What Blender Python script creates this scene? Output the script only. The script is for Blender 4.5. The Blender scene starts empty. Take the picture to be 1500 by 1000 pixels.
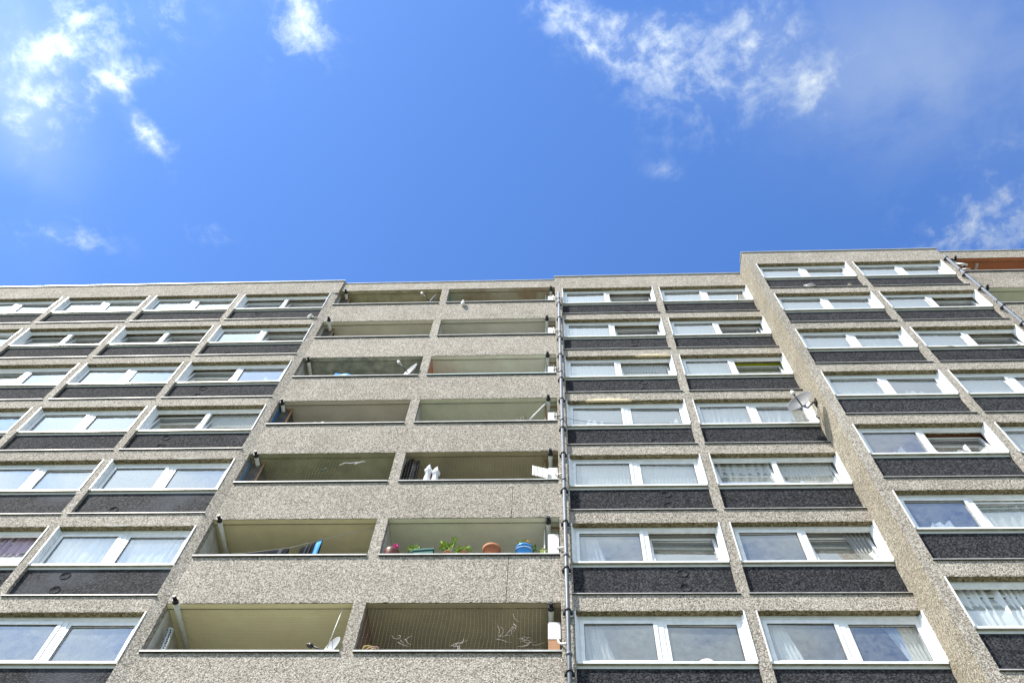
import bpy, math, random
from mathutils import Vector, Matrix
random.seed(7)
S = bpy.context.scene
COL = S.collection
PI = math.pi

# ------------------------------------------------------------------ camera, light, exposure
FW = Vector((-0.04664543, 0.42014426, 0.90625769))
RT = Vector((0.99878361, 0.03413424, 0.03558302))
UP = Vector((0.01598442, -0.90681511, 0.42122541))
cam_d = bpy.data.cameras.new('camera')
cam = bpy.data.objects.new('camera', cam_d)
COL.objects.link(cam)
M = Matrix((RT, UP, -FW)).transposed().to_4x4()
M.translation = Vector((0, -11.71263, 1.6))
cam.matrix_world = M
cam_d.sensor_width = 36.0
cam_d.lens = 36.0 * 1333.0 / 1500.0
cam_d.clip_start = 0.1
cam_d.clip_end = 6000
S.camera = cam

SUN_TO = Vector((-1.3, -1.0, 2.2)).normalized()
SUN_EL = math.asin(SUN_TO.z)
SUN_AZ = math.atan2(SUN_TO.x, SUN_TO.y)          # clockwise from +Y
sd = bpy.data.lights.new('sun', 'SUN')
sd.energy = 5.0
sd.angle = math.radians(0.5)
sd.color = (1.0, 0.95, 0.87)
so = bpy.data.objects.new('sun', sd)
COL.objects.link(so)
so.rotation_euler = (-SUN_TO).to_track_quat('-Z', 'Y').to_euler()
so.location = SUN_TO * 200

S.view_settings.view_transform = 'Standard'
S.view_settings.look = 'None'
S.view_settings.gamma = 1.0
S.view_settings.use_curve_mapping = False
S.view_settings.exposure = 0.85
S.cycles.max_bounces = 10
S.cycles.diffuse_bounces = 5
S.cycles.transparent_max_bounces = 16

W = bpy.data.worlds.new('World')
S.world = W
W.use_nodes = True
wn, wl = W.node_tree.nodes, W.node_tree.links
wn.clear()


def N(nodes, kind, **kw):
    n = nodes.new(kind)
    for k, v in kw.items():
        setattr(n, k, v)
    return n


def vmath(nodes, links, op, a, b=None):
    n = nodes.new('ShaderNodeVectorMath')
    n.operation = op
    for i, v in enumerate((a, b)):
        if v is None:
            continue
        if isinstance(v, (tuple, Vector)):
            n.inputs[i].default_value = tuple(v)
        else:
            links.new(v, n.inputs[i])
    return n.outputs['Value'] if op in ('DOT_PRODUCT', 'LENGTH') else n.outputs[0]


def math_(nodes, links, op, a, b=None, c=None, clamp=False):
    n = nodes.new('ShaderNodeMath')
    n.operation = op
    n.use_clamp = clamp
    for i, v in enumerate((a, b, c)):
        if v is None:
            continue
        if isinstance(v, (int, float)):
            n.inputs[i].default_value = v
        else:
            links.new(v, n.inputs[i])
    return n.outputs[0]


def wm(op, a, b=None, c=None, clamp=False):
    return math_(wn, wl, op, a, b, c, clamp)


sky = N(wn, 'ShaderNodeTexSky', sky_type='NISHITA', sun_disc=False)
sky.sun_elevation = SUN_EL
sky.sun_rotation = SUN_AZ
sky.altitude = 50
sky.air_density = 1.0
sky.dust_density = 0.6
sky.ozone_density = 3.0
SKY_STRENGTH = 0.15
tc = N(wn, 'ShaderNodeTexCoord')
DIR = vmath(wn, wl, 'NORMALIZE', tc.outputs['Generated'])
sep = N(wn, 'ShaderNodeSeparateXYZ')
wl.new(DIR, sep.inputs[0])
zc = wm('MAXIMUM', sep.outputs['Z'], 0.06)
comb = N(wn, 'ShaderNodeCombineXYZ')
wl.new(wm('DIVIDE', sep.outputs['X'], zc), comb.inputs[0])
wl.new(wm('DIVIDE', sep.outputs['Y'], zc), comb.inputs[1])
PLANE = comb.outputs[0]


def wnoise(scale, detail, rough, dist, off=(0, 0, 0)):
    n = N(wn, 'ShaderNodeTexNoise')
    n.inputs['Scale'].default_value = scale
    n.inputs['Detail'].default_value = detail
    n.inputs['Roughness'].default_value = rough
    n.inputs['Distortion'].default_value = dist
    wl.new(vmath(wn, wl, 'ADD', PLANE, off), n.inputs['Vector'])
    return n.outputs['Fac']


def wrange(x, lo, hi, a=0.0, b=1.0, smooth=True):
    n = N(wn, 'ShaderNodeMapRange')
    n.interpolation_type = 'SMOOTHSTEP' if smooth else 'LINEAR'
    wl.new(x, n.inputs[0])
    for i, v in enumerate((lo, hi, a, b)):
        n.inputs[1 + i].default_value = v
    return n.outputs[0]


# clouds: wisps where the photograph has them, unseen cloud added elsewhere, thickened to brighten window reflections
CL = [((-0.4446, 0.0724, 0.8928), (15.641, 25.848, -11.178), (40.174, -19.505, 11.11), 0.75), ((-0.4717, 0.0944, 0.8767), (9.008, 51.356, -23.346), (37.567, -4.717, 4.121), 0.7), ((-0.4939, 0.1409, 0.858), (14.023, 23.174, -10.022), (21.611, -10.492, 5.976), 0.6), ((-0.5037, 0.1213, 0.8553), (22.19, 0.758, 0.791), (0.142, -8.059, 3.743), 0.13), ((-0.4169, 0.1276, 0.9), (30.391, -11.74, 7.007), (-33.96, -69.673, 30.553), 1.0), ((-0.4029, 0.1806, 0.8972), (18.655, 21.227, -8.881), (64.599, -46.383, 24.829), 0.95), ((-0.2485, 0.0854, 0.9649), (32.575, 11.948, -3.862), (9.507, -22.407, 10.877), 0.85), ((-0.3836, 0.0738, 0.9206), (15.548, 41.123, -18.265), (25.167, -7.413, 4.732), 0.5), ((-0.4765, 0.2662, 0.8379), (31.13, 6.065, -1.209), (14.01, -65.696, 31.178), 0.7), ((-0.3545, 0.2829, 0.8912), (53.255, 1.82, 1.897), (1.522, -86.342, 40.107), 0.45), ((-0.446, 0.1499, 0.8824), (166.422, 5.688, 5.929), (1.332, -75.549, 35.093), 0.5), ((0.0389, 0.1037, 0.9938), (11.655, 6.077, -2.217), (22.995, -37.355, 18.501), 0.9), ((0.0846, 0.1181, 0.9894), (10.8, 39.312, -17.669), (23.482, -4.889, 3.475), 0.95), ((0.1511, 0.1524, 0.9767), (13.003, 4.769, -1.542), (6.833, -16.105, 7.818), 0.6), ((0.2164, 0.1164, 0.9693), (29.961, -8.826, 5.634), (-8.707, -23.029, 10.228), 0.7), ((0.2703, 0.1649, 0.9486), (35.699, 20.119, -7.49), (16.289, -24.383, 12.142), 0.75), ((0.3676, 0.1187, 0.9224), (7.007, 0.239, 0.25), (0.194, -10.989, 5.104), 0.16), ((0.3619, 0.1877, 0.9131), (11.095, 0.379, 0.395), (0.355, -20.146, 9.358), 0.1), ((0.422, 0.2775, 0.8631), (12.254, -7.29, 4.01), (-12.437, -16.938, 7.212), 0.75), ((0.1283, 0.2515, 0.9593), (41.46, 15.206, -4.916), (33.956, -80.023, 38.847), 0.35)]
dens = None
veil = None
for k, (c, ax, bx_, amp) in enumerate(CL):
    d = vmath(wn, wl, 'SUBTRACT', DIR, c)
    u = vmath(wn, wl, 'DOT_PRODUCT', d, ax)
    v = vmath(wn, wl, 'DOT_PRODUCT', d, bx_)
    q = wm('ADD', wm('MULTIPLY', u, u), wm('MULTIPLY', v, v))
    g = wm('MULTIPLY', wm('POWER', 2.718, wm('MULTIPLY', q, -0.9)), amp)
    if k in (3, 16, 17):
        veil = g if veil is None else wm('ADD', veil, g)
    else:
        dens = g if dens is None else wm('ADD', dens, g)
wisp = wnoise(13.0, 13, 0.66, 0.45)
fine = wnoise(42.0, 8, 0.62, 0.3, (5.2, 0.4, 0))
wf = wm('ADD', wm('MULTIPLY', wisp, 0.62), wm('MULTIPLY', fine, 0.38))
dens = wm('MINIMUM', dens, 1.0)
cs = wm('ADD', wf, wm('MULTIPLY', dens, 0.10))
near = wm('MULTIPLY', wrange(cs, 0.49, 0.74), wm('MULTIPLY', dens, 1.1, clamp=True))
near = wm('ADD', near, wm('MULTIPLY', wrange(dens, 0.15, 1.3), 0.10))
near = wm('ADD', near, wm('MULTIPLY', veil, wrange(wnoise(5.0, 6, 0.55, 0.3, (1.2, 2.4, 0)), 0.30, 0.70, 0.15, 1.7)), clamp=True)
cosv = vmath(wn, wl, 'DOT_PRODUCT', DIR, tuple(FW))
outm = wrange(cosv, 0.83, 0.70)
far = wm('MULTIPLY', wrange(wnoise(1.9, 9, 0.58, 0.4, (3.1, 1.7, 0)), 0.33, 0.56), outm)
alpha = wm('MULTIPLY', wm('ADD', near, wm('MULTIPLY', far, 0.85), clamp=True), 0.92)
alpha = wm('MULTIPLY', alpha, wrange(sep.outputs['Z'], 0.0, 0.12))

tint = N(wn, 'ShaderNodeMix', data_type='RGBA', blend_type='MULTIPLY')
tint.inputs['Factor'].default_value = 1.0
wl.new(sky.outputs[0], tint.inputs['A'])
tint.inputs['B'].default_value = (0.50, 0.745, 1.07, 1)
bg = N(wn, 'ShaderNodeBackground')
wl.new(tint.outputs['Result'], bg.inputs['Color'])
bg.inputs['Strength'].default_value = SKY_STRENGTH
bgc = N(wn, 'ShaderNodeBackground')
bgc.inputs['Color'].default_value = (0.86, 0.96, 1.0, 1)
sunv = wm('MAXIMUM', vmath(wn, wl, 'DOT_PRODUCT', DIR, tuple(SUN_TO)), 0.0)
wl.new(wm('ADD', 0.47, wm('MULTIPLY', wm('POWER', sunv, 4.0), 0.85)), bgc.inputs['Strength'])
mx = N(wn, 'ShaderNodeMixShader')
wl.new(alpha, mx.inputs[0])
wl.new(bg.outputs[0], mx.inputs[1])
wl.new(bgc.outputs[0], mx.inputs[2])
wo = N(wn, 'ShaderNodeOutputWorld')
wl.new(mx.outputs[0], wo.inputs[0])


# ------------------------------------------------------------------ materials
def mat(name, col=(0.5, 0.5, 0.5), rough=0.7, metal=0.0, noise=0.0, nscale=6.0, bump=0.0, bscale=40.0,
        col2=None, spec=0.5):
    m = bpy.data.materials.new(name)
    m.use_nodes = True
    n, l = m.node_tree.nodes, m.node_tree.links
    b = n['Principled BSDF']
    b.inputs['Base Color'].default_value = (*col, 1)
    b.inputs['Roughness'].default_value = rough
    b.inputs['Metallic'].default_value = metal
    b.inputs['Specular IOR Level'].default_value = spec
    geo = n.new('ShaderNodeNewGeometry')
    if noise or col2:
        t = n.new('ShaderNodeTexNoise')
        t.inputs['Scale'].default_value = nscale
        t.inputs['Detail'].default_value = 6
        t.inputs['Roughness'].default_value = 0.65
        l.new(geo.outputs['Position'], t.inputs['Vector'])
        r = n.new('ShaderNodeValToRGB')
        c2 = col2 or tuple(c * (1 - noise) for c in col)
        r.color_ramp.elements[0].position = 0.35
        r.color_ramp.elements[1].position = 0.68
        r.color_ramp.elements[0].color = (*c2, 1)
        r.color_ramp.elements[1].color = (*(col if col2 else tuple(min(1, c * (1 + noise * 0.4)) for c in col)), 1)
        l.new(t.outputs['Fac'], r.inputs[0])
        l.new(r.outputs[0], b.inputs['Base Color'])
    if bump:
        t2 = n.new('ShaderNodeTexNoise')
        t2.inputs['Scale'].default_value = bscale
        t2.inputs['Detail'].default_value = 3
        l.new(geo.outputs['Position'], t2.inputs['Vector'])
        bp = n.new('ShaderNodeBump')
        bp.inputs['Strength'].default_value = bump
        bp.inputs['Distance'].default_value = 0.02
        l.new(t2.outputs['Fac'], bp.inputs['Height'])
        l.new(bp.outputs[0], b.inputs['Normal'])
    return m


def pebble(name, stops, s1, s2, bump, dist, stain=None, stain_amt=0.35, rough=0.85, worn=None):
    """pebble-dash: cells of stone, each with its own colour and height"""
    m = bpy.data.materials.new(name)
    m.use_nodes = True
    n, l = m.node_tree.nodes, m.node_tree.links
    b = n['Principled BSDF']
    b.inputs['Roughness'].default_value = rough
    b.inputs['Specular IOR Level'].default_value = 0.12
    geo = n.new('ShaderNodeNewGeometry')
    P = geo.outputs['Position']
    v1 = n.new('ShaderNodeTexVoronoi')
    v1.inputs['Scale'].default_value = s1
    l.new(P, v1.inputs['Vector'])
    v2 = n.new('ShaderNodeTexVoronoi')
    v2.inputs['Scale'].default_value = s2
    l.new(P, v2.inputs['Vector'])
    bw1 = n.new('ShaderNodeSeparateColor')
    l.new(v1.outputs['Color'], bw1.inputs[0])
    bw2 = n.new('ShaderNodeSeparateColor')
    l.new(v2.outputs['Color'], bw2.inputs[0])
    mixv = math_(n, l, 'ADD', math_(n, l, 'MULTIPLY', bw1.outputs[0], 0.6), math_(n, l, 'MULTIPLY', bw2.outputs[1], 0.4))
    nz = n.new('ShaderNodeTexNoise')
    nz.inputs['Scale'].default_value = 0.9
    nz.inputs['Detail'].default_value = 7
    nz.inputs['Roughness'].default_value = 0.6
    l.new(P, nz.inputs['Vector'])
    oi = n.new('ShaderNodeObjectInfo')
    mixv = math_(n, l, 'ADD', mixv, math_(n, l, 'MULTIPLY', math_(n, l, 'SUBTRACT', oi.outputs['Random'], 0.5), 0.07))
    mixv = math_(n, l, 'ADD', mixv, math_(n, l, 'MULTIPLY', math_(n, l, 'SUBTRACT', nz.outputs['Fac'], 0.5), 0.28))
    r = n.new('ShaderNodeValToRGB')
    e = r.color_ramp.elements
    while len(e) > 1:
        e.remove(e[-1])
    e[0].position, e[0].color = stops[0][0], (*stops[0][1], 1)
    for p, c in stops[1:]:
        k = e.new(p)
        k.color = (*c, 1)
    l.new(mixv, r.inputs[0])
    out = r.outputs[0]
    v3 = n.new('ShaderNodeTexVoronoi')        # pits where a stone has dropped out
    v3.inputs['Scale'].default_value = s1 * 0.42
    l.new(P, v3.inputs['Vector'])
    s3 = n.new('ShaderNodeSeparateColor')
    l.new(v3.outputs['Color'], s3.inputs[0])
    pit = math_(n, l, 'MULTIPLY', math_(n, l, 'LESS_THAN', v3.outputs['Distance'], 0.36), math_(n, l, 'LESS_THAN', s3.outputs[0], 0.34))
    lite = math_(n, l, 'MULTIPLY', math_(n, l, 'LESS_THAN', v3.outputs['Distance'], 0.34), math_(n, l, 'GREATER_THAN', s3.outputs[0], 0.74))
    mp_ = n.new('ShaderNodeMix')
    mp_.data_type = 'RGBA'
    l.new(math_(n, l, 'MULTIPLY', pit, 0.55), mp_.inputs['Factor'])
    l.new(out, mp_.inputs['A'])
    mp_.inputs['B'].default_value = (*(c * 0.7 for c in stops[0][1]), 1)
    ml_ = n.new('ShaderNodeMix')
    ml_.data_type = 'RGBA'
    l.new(math_(n, l, 'MULTIPLY', lite, 0.55), ml_.inputs['Factor'])
    l.new(mp_.outputs['Result'], ml_.inputs['A'])
    ml_.inputs['B'].default_value = (*stops[-1][1], 1)
    out = ml_.outputs['Result']
    if stain:
        mp = n.new('ShaderNodeVectorMath')
        mp.operation = 'MULTIPLY'
        l.new(P, mp.inputs[0])
        mp.inputs[1].default_value = (1.6, 1.6, 0.45)
        ns = n.new('ShaderNodeTexNoise')
        ns.inputs['Scale'].default_value = 0.9
        ns.inputs['Detail'].default_value = 8
        ns.inputs['Roughness'].default_value = 0.68
        l.new(mp.outputs[0], ns.inputs['Vector'])
        rs = n.new('ShaderNodeMapRange')
        l.new(ns.outputs['Fac'], rs.inputs[0])
        rs.inputs[1].default_value = 0.5
        rs.inputs[2].default_value = 0.75
        rs.inputs[4].default_value = stain_amt
        mxc = n.new('ShaderNodeMix')
        mxc.data_type = 'RGBA'
        l.new(rs.outputs[0], mxc.inputs['Factor'])
        l.new(out, mxc.inputs['A'])
        mxc.inputs['B'].default_value = (*stain, 1)
        out = mxc.outputs['Result']
    if worn:
        nw = n.new('ShaderNodeTexNoise')
        nw.inputs['Scale'].default_value = 0.75
        nw.inputs['Detail'].default_value = 4
        l.new(P, nw.inputs['Vector'])
        rw = n.new('ShaderNodeMapRange')
        l.new(nw.outputs['Fac'], rw.inputs[0])
        rw.inputs[1].default_value = 0.48
        rw.inputs[2].default_value = 0.66
        mxw = n.new('ShaderNodeMix')
        mxw.data_type = 'RGBA'
        l.new(rw.outputs[0], mxw.inputs['Factor'])
        l.new(out, mxw.inputs['A'])
        mxw.inputs['B'].default_value = (*worn, 1)
        out = mxw.outputs['Result']
    l.new(out, b.inputs['Base Color'])
    h = math_(n, l, 'ADD', math_(n, l, 'MULTIPLY', bw1.outputs[1], 0.9),
              math_(n, l, 'MULTIPLY', math_(n, l, 'SUBTRACT', 1.0, v1.outputs['Distance']), 0.8))
    h = math_(n, l, 'ADD', h, math_(n, l, 'MULTIPLY', bw2.outputs[2], 0.4))
    bp = n.new('ShaderNodeBump')
    bp.inputs['Strength'].default_value = bump
    bp.inputs['Distance'].default_value = dist
    l.new(h, bp.inputs['Height'])
    l.new(bp.outputs[0], b.inputs['Normal'])
    return m


MAT = {}
MAT['concrete'] = pebble('pebbledash_concrete',
                         [(0.18, (0.085, 0.074, 0.058)), (0.34, (0.250, 0.221, 0.186)), (0.58, (0.358, 0.320, 0.274)),
                          (0.82, (0.63, 0.58, 0.51))], 52, 105, 0.8, 0.008, stain=(0.245, 0.215, 0.165), stain_amt=0.4)
MAT['concrete_warm'] = pebble('pebbledash_buff',
                              [(0.17, (0.085, 0.07, 0.05)), (0.32, (0.235, 0.21, 0.16)), (0.58, (0.33, 0.295, 0.23)),
                               (0.82, (0.60, 0.55, 0.45))], 52, 105, 0.75, 0.008, stain=(0.26, 0.21, 0.13), stain_amt=0.45)
MAT['soffit'] = pebble('olive_soffit', [(0.15, (0.07, 0.055, 0.03)), (0.5, (0.17, 0.14, 0.08)), (0.85, (0.30, 0.26, 0.17))],  # darker olive-brown stone for the undersides
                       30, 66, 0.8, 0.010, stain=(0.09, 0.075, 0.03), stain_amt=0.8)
PST = [(0.15, (0.008, 0.008, 0.010)), (0.5, (0.026, 0.0265, 0.030)), (0.84, (0.075, 0.076, 0.084))]
MAT['panel'] = pebble('black_pebbledash', PST, 34, 70, 0.7, 0.010, stain=(0.024, 0.025, 0.029), stain_amt=0.3, rough=0.95)
MAT['panel_worn'] = pebble('worn_black_pebbledash', PST, 34, 70, 0.7, 0.010, rough=0.85, worn=(0.068, 0.073, 0.086))
MAT['pvc'] = mat('white_upvc', (0.79, 0.80, 0.81), 0.35, noise=0.13, nscale=7)
MAT['pvc_old'] = mat('white_upvc_dull', (0.66, 0.68, 0.68), 0.4, noise=0.10, nscale=4)
MAT['algae'] = mat('algae_stained_upvc', (0.36, 0.35, 0.29), 0.7, noise=0.4, nscale=5, col2=(0.20, 0.19, 0.13))
MAT['flash'] = mat('metal_flashing', (0.48, 0.46, 0.44), 0.55, 0.3, noise=0.3, nscale=5)
MAT['cap'] = mat('painted_sill_cap', (0.50, 0.50, 0.485), 0.5, noise=0.3, nscale=4)
MAT['shade_joint'] = mat('painted_shade_and_joint', (0.05, 0.047, 0.04), 0.9, noise=0.4, nscale=9)  # shadow line painted onto cap and flashing undersides; also backs the parapet joint
MAT['coping'] = mat('roof_coping', (0.55, 0.56, 0.57), 0.45, 0.4, noise=0.2, nscale=3)
MAT['pipe'] = mat('grey_drainpipe', (0.11, 0.128, 0.155), 0.5, noise=0.3, nscale=8)
MAT['black'] = mat('black_plastic', (0.015, 0.015, 0.018), 0.5)
MAT['white'] = mat('white_enamel', (0.70, 0.70, 0.69), 0.45, noise=0.1, nscale=10)
MAT['offwhite'] = mat('off_white_plastic', (0.62, 0.62, 0.58), 0.5, noise=0.2, nscale=12)
MAT['rust'] = mat('rusty_steel', (0.42, 0.21, 0.07), 0.8, noise=0.5, nscale=25, col2=(0.30, 0.20, 0.13))
MAT['brownbox'] = mat('weathered_board', (0.10, 0.085, 0.07), 0.8, noise=0.5, nscale=6)
MAT['room'] = mat('room_plaster', (0.62, 0.62, 0.60), 0.9)
MAT['room_floor'] = mat('room_carpet', (0.22, 0.20, 0.18), 0.95)
MAT['lime'] = mat('lime_painted_plaster', (0.62, 0.72, 0.03), 0.8)
MAT['redroom'] = mat('terracotta_painted_plaster', (0.35, 0.12, 0.07), 0.8)
MAT['spall'] = mat('broken_concrete', (0.70, 0.58, 0.40), 0.95, noise=0.25, nscale=14, bump=0.6, bscale=20)
MAT['terracotta'] = mat('terracotta', (0.40, 0.15, 0.08), 0.8, noise=0.2, nscale=20)
MAT['darkred'] = mat('brown_glazed_clay', (0.14, 0.035, 0.02), 0.4)
MAT['blue'] = mat('blue_plastic', (0.03, 0.25, 0.72), 0.35)
MAT['tarp'] = mat('blue_tarpaulin', (0.04, 0.28, 0.62), 0.45, noise=0.2, nscale=15)
MAT['teal'] = mat('green_plastic', (0.012, 0.10, 0.08), 0.4)
MAT['soil'] = mat('soil', (0.05, 0.035, 0.02), 0.95)
MAT['pink'] = mat('pink_petal', (0.75, 0.08, 0.42), 0.6)
MAT['orange_petal'] = mat('orange_petal', (0.80, 0.32, 0.06), 0.6)
MAT['darkcloth'] = mat('dark_cloth', (0.007, 0.008, 0.013), 0.9, noise=0.4, nscale=18, spec=0.05)
MAT['greycloth'] = mat('grey_cloth', (0.08, 0.085, 0.10), 0.9, noise=0.3, nscale=18, spec=0.05)
MAT['bluecloth'] = mat('bright_blue_cloth', (0.04, 0.30, 0.62), 0.8)
MAT['whitecloth'] = mat('white_cloth', (0.78, 0.78, 0.82), 0.9)
MAT['redcloth'] = mat('brown_red_cloth', (0.18, 0.05, 0.04), 0.9)
MAT['dish'] = mat('grey_painted_mesh_dish', (0.19, 0.195, 0.21), 0.6, noise=0.15, nscale=30)
_n, _l = MAT['dish'].node_tree.nodes, MAT['dish'].node_tree.links
_t = _n.new('ShaderNodeBsdfTransparent')
_x = _n.new('ShaderNodeMixShader')
_x.inputs[0].default_value = 0.38                # perforated sheet: light passes between the holes
_l.new(_n['Principled BSDF'].outputs[0], _x.inputs[1])
_l.new(_t.outputs[0], _x.inputs[2])
_l.new(_x.outputs[0], _n['Material Output'].inputs[0])
MAT['lightdish'] = mat('light_grey_dish', (0.42, 0.43, 0.44), 0.5)
MAT['net'] = mat('net_cord', (0.27, 0.24, 0.17), 0.9)
MAT['twig'] = mat('dry_twig', (0.36, 0.30, 0.26), 0.9)
MAT['twig_pale'] = mat('bleached_twig', (0.50, 0.46, 0.44), 0.9)
MAT['hose'] = mat('yellow_hose', (0.50, 0.42, 0.10), 0.6)
MAT['hose2'] = mat('pink_hose', (0.45, 0.26, 0.22), 0.6)
MAT['card'] = mat('brown_cardboard', (0.36, 0.19, 0.10), 0.85)
MAT['ground'] = mat('grass_and_paving', (0.20, 0.20, 0.17), 0.95, noise=0.5, nscale=0.3, col2=(0.12, 0.14, 0.07))
MAT['balfloor'] = mat('balcony_screed', (0.34, 0.33, 0.31), 0.9, noise=0.2, nscale=3)
MAT['gull'] = mat('white_feathers', (0.74, 0.74, 0.75), 0.8)
MAT['greybird'] = mat('grey_feathers', (0.20, 0.21, 0.24), 0.8)
MAT['beak'] = mat('bird_beak', (0.40, 0.22, 0.12), 0.6)
MAT['cable'] = mat('dark_cable', (0.05, 0.05, 0.055), 0.6)
MAT['wire'] = mat('pale_cable', (0.35, 0.36, 0.37), 0.6)


def leafmat(name, c1, c2):
    m = mat(name, c1, 0.6, noise=0.3, nscale=30, col2=c2)
    return m


MAT['leaf'] = leafmat('bright_leaf', (0.32, 0.46, 0.04), (0.17, 0.28, 0.02))
MAT['leaf_dark'] = leafmat('green_leaf', (0.08, 0.22, 0.03), (0.05, 0.13, 0.02))
MAT['leaf_dry'] = leafmat('dry_leaf', (0.34, 0.35, 0.27), (0.24, 0.24, 0.17))


def curtain_mat(name, col, tr):
    m = bpy.data.materials.new(name)
    m.use_nodes = True
    n, l = m.node_tree.nodes, m.node_tree.links
    n.remove(n['Principled BSDF'])
    d = n.new('ShaderNodeBsdfDiffuse')
    t = n.new('ShaderNodeBsdfTranslucent')
    d.inputs[0].default_value = (*col, 1)
    t.inputs[0].default_value = (*col, 1)
    a = n.new('ShaderNodeMixShader')
    a.inputs[0].default_value = 0.25
    l.new(d.outputs[0], a.inputs[1])
    l.new(t.outputs[0], a.inputs[2])
    tp = n.new('ShaderNodeBsdfTransparent')
    b = n.new('ShaderNodeMixShader')
    b.inputs[0].default_value = tr
    l.new(a.outputs[0], b.inputs[1])
    l.new(tp.outputs[0], b.inputs[2])
    l.new(b.outputs[0], n['Material Output'].inputs[0])
    return m


MAT['curtain'] = curtain_mat('white_curtain', (0.90, 0.91, 0.92), 0.05)
MAT['sheer'] = curtain_mat('sheer_net', (0.86, 0.88, 0.89), 0.38)
MAT['pinkcurtain'] = curtain_mat('pink_lilac_curtain', (0.62, 0.50, 0.62), 0.1)
MAT['greycurtain'] = curtain_mat('grey_curtain', (0.42, 0.42, 0.42), 0.1)


def glass_mat(name, dirt, tint, k):
    m = bpy.data.materials.new(name)
    m.use_nodes = True
    n, l = m.node_tree.nodes, m.node_tree.links
    n.remove(n['Principled BSDF'])
    geo = n.new('ShaderNodeNewGeometry')
    fr = n.new('ShaderNodeFresnel')
    # the same glass from either side
    l.new(math_(n, l, 'ADD', 1.52, math_(n, l, 'MULTIPLY', geo.outputs['Backfacing'], 1 / 1.52 - 1.52)), fr.inputs[0])
    # two sheets of glass, four faces
    inv = math_(n, l, 'SUBTRACT', 1.0, fr.outputs[0])
    ref = math_(n, l, 'SUBTRACT', 1.0, math_(n, l, 'POWER', inv, k), clamp=True)
    nb = n.new('ShaderNodeTexNoise')
    nb.inputs['Scale'].default_value = 1.3
    nb.inputs['Detail'].default_value = 2
    l.new(geo.outputs['Position'], nb.inputs['Vector'])
    bp = n.new('ShaderNodeBump')
    bp.inputs['Strength'].default_value = 0.12
    bp.inputs['Distance'].default_value = 0.02
    l.new(nb.outputs['Fac'], bp.inputs['Height'])
    g = n.new('ShaderNodeBsdfGlossy')
    g.inputs['Roughness'].default_value = 0.0
    g.inputs['Color'].default_value = (0.97, 0.99, 1.0, 1)
    l.new(bp.outputs[0], g.inputs['Normal'])
    t = n.new('ShaderNodeBsdfTransparent')
    t.inputs[0].default_value = (*tint, 1)
    a = n.new('ShaderNodeMixShader')
    l.new(ref, a.inputs[0])
    l.new(t.outputs[0], a.inputs[1])
    l.new(g.outputs[0], a.inputs[2])
    d = n.new('ShaderNodeBsdfDiffuse')
    d.inputs[0].default_value = (0.62, 0.66, 0.66, 1)
    nd = n.new('ShaderNodeTexNoise')
    nd.inputs['Scale'].default_value = 7
    nd.inputs['Detail'].default_value = 9
    nd.inputs['Roughness'].default_value = 0.72
    l.new(geo.outputs['Position'], nd.inputs['Vector'])
    rd = n.new('ShaderNodeMapRange')
    l.new(nd.outputs['Fac'], rd.inputs[0])
    rd.inputs[1].default_value = 0.35
    rd.inputs[2].default_value = 0.8
    rd.inputs[3].default_value = dirt * 0.35
    rd.inputs[4].default_value = dirt * 2.2
    b = n.new('ShaderNodeMixShader')
    l.new(rd.outputs[0], b.inputs[0])
    l.new(a.outputs[0], b.inputs[1])
    l.new(d.outputs[0], b.inputs[2])
    l.new(b.outputs[0], n['Material Output'].inputs[0])
    return m


MAT['glass'] = glass_mat('window_glass', 0.10, (0.92, 0.96, 0.96), 4.8)
MAT['glass_dirty'] = glass_mat('dusty_window_glass', 0.13, (0.90, 0.95, 0.96), 5.0)


def ceiling_mat(name, c1, c2, lines=0.0, ns=1.6):
    m = mat(name, c1, 0.85, noise=0.2, nscale=ns, col2=c2)
    if lines:
        n, l = m.node_tree.nodes, m.node_tree.links
        geo = n.new('ShaderNodeNewGeometry')
        w = n.new('ShaderNodeTexWave')
        w.bands_direction = 'Y'
        w.inputs['Scale'].default_value = lines
        l.new(geo.outputs['Position'], w.inputs['Vector'])
        bp = n.new('ShaderNodeBump')
        bp.inputs['Strength'].default_value = 0.25
        bp.inputs['Distance'].default_value = 0.01
        l.new(w.outputs['Fac'], bp.inputs['Height'])
        l.new(bp.outputs[0], n['Principled BSDF'].inputs['Normal'])
    return m


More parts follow.
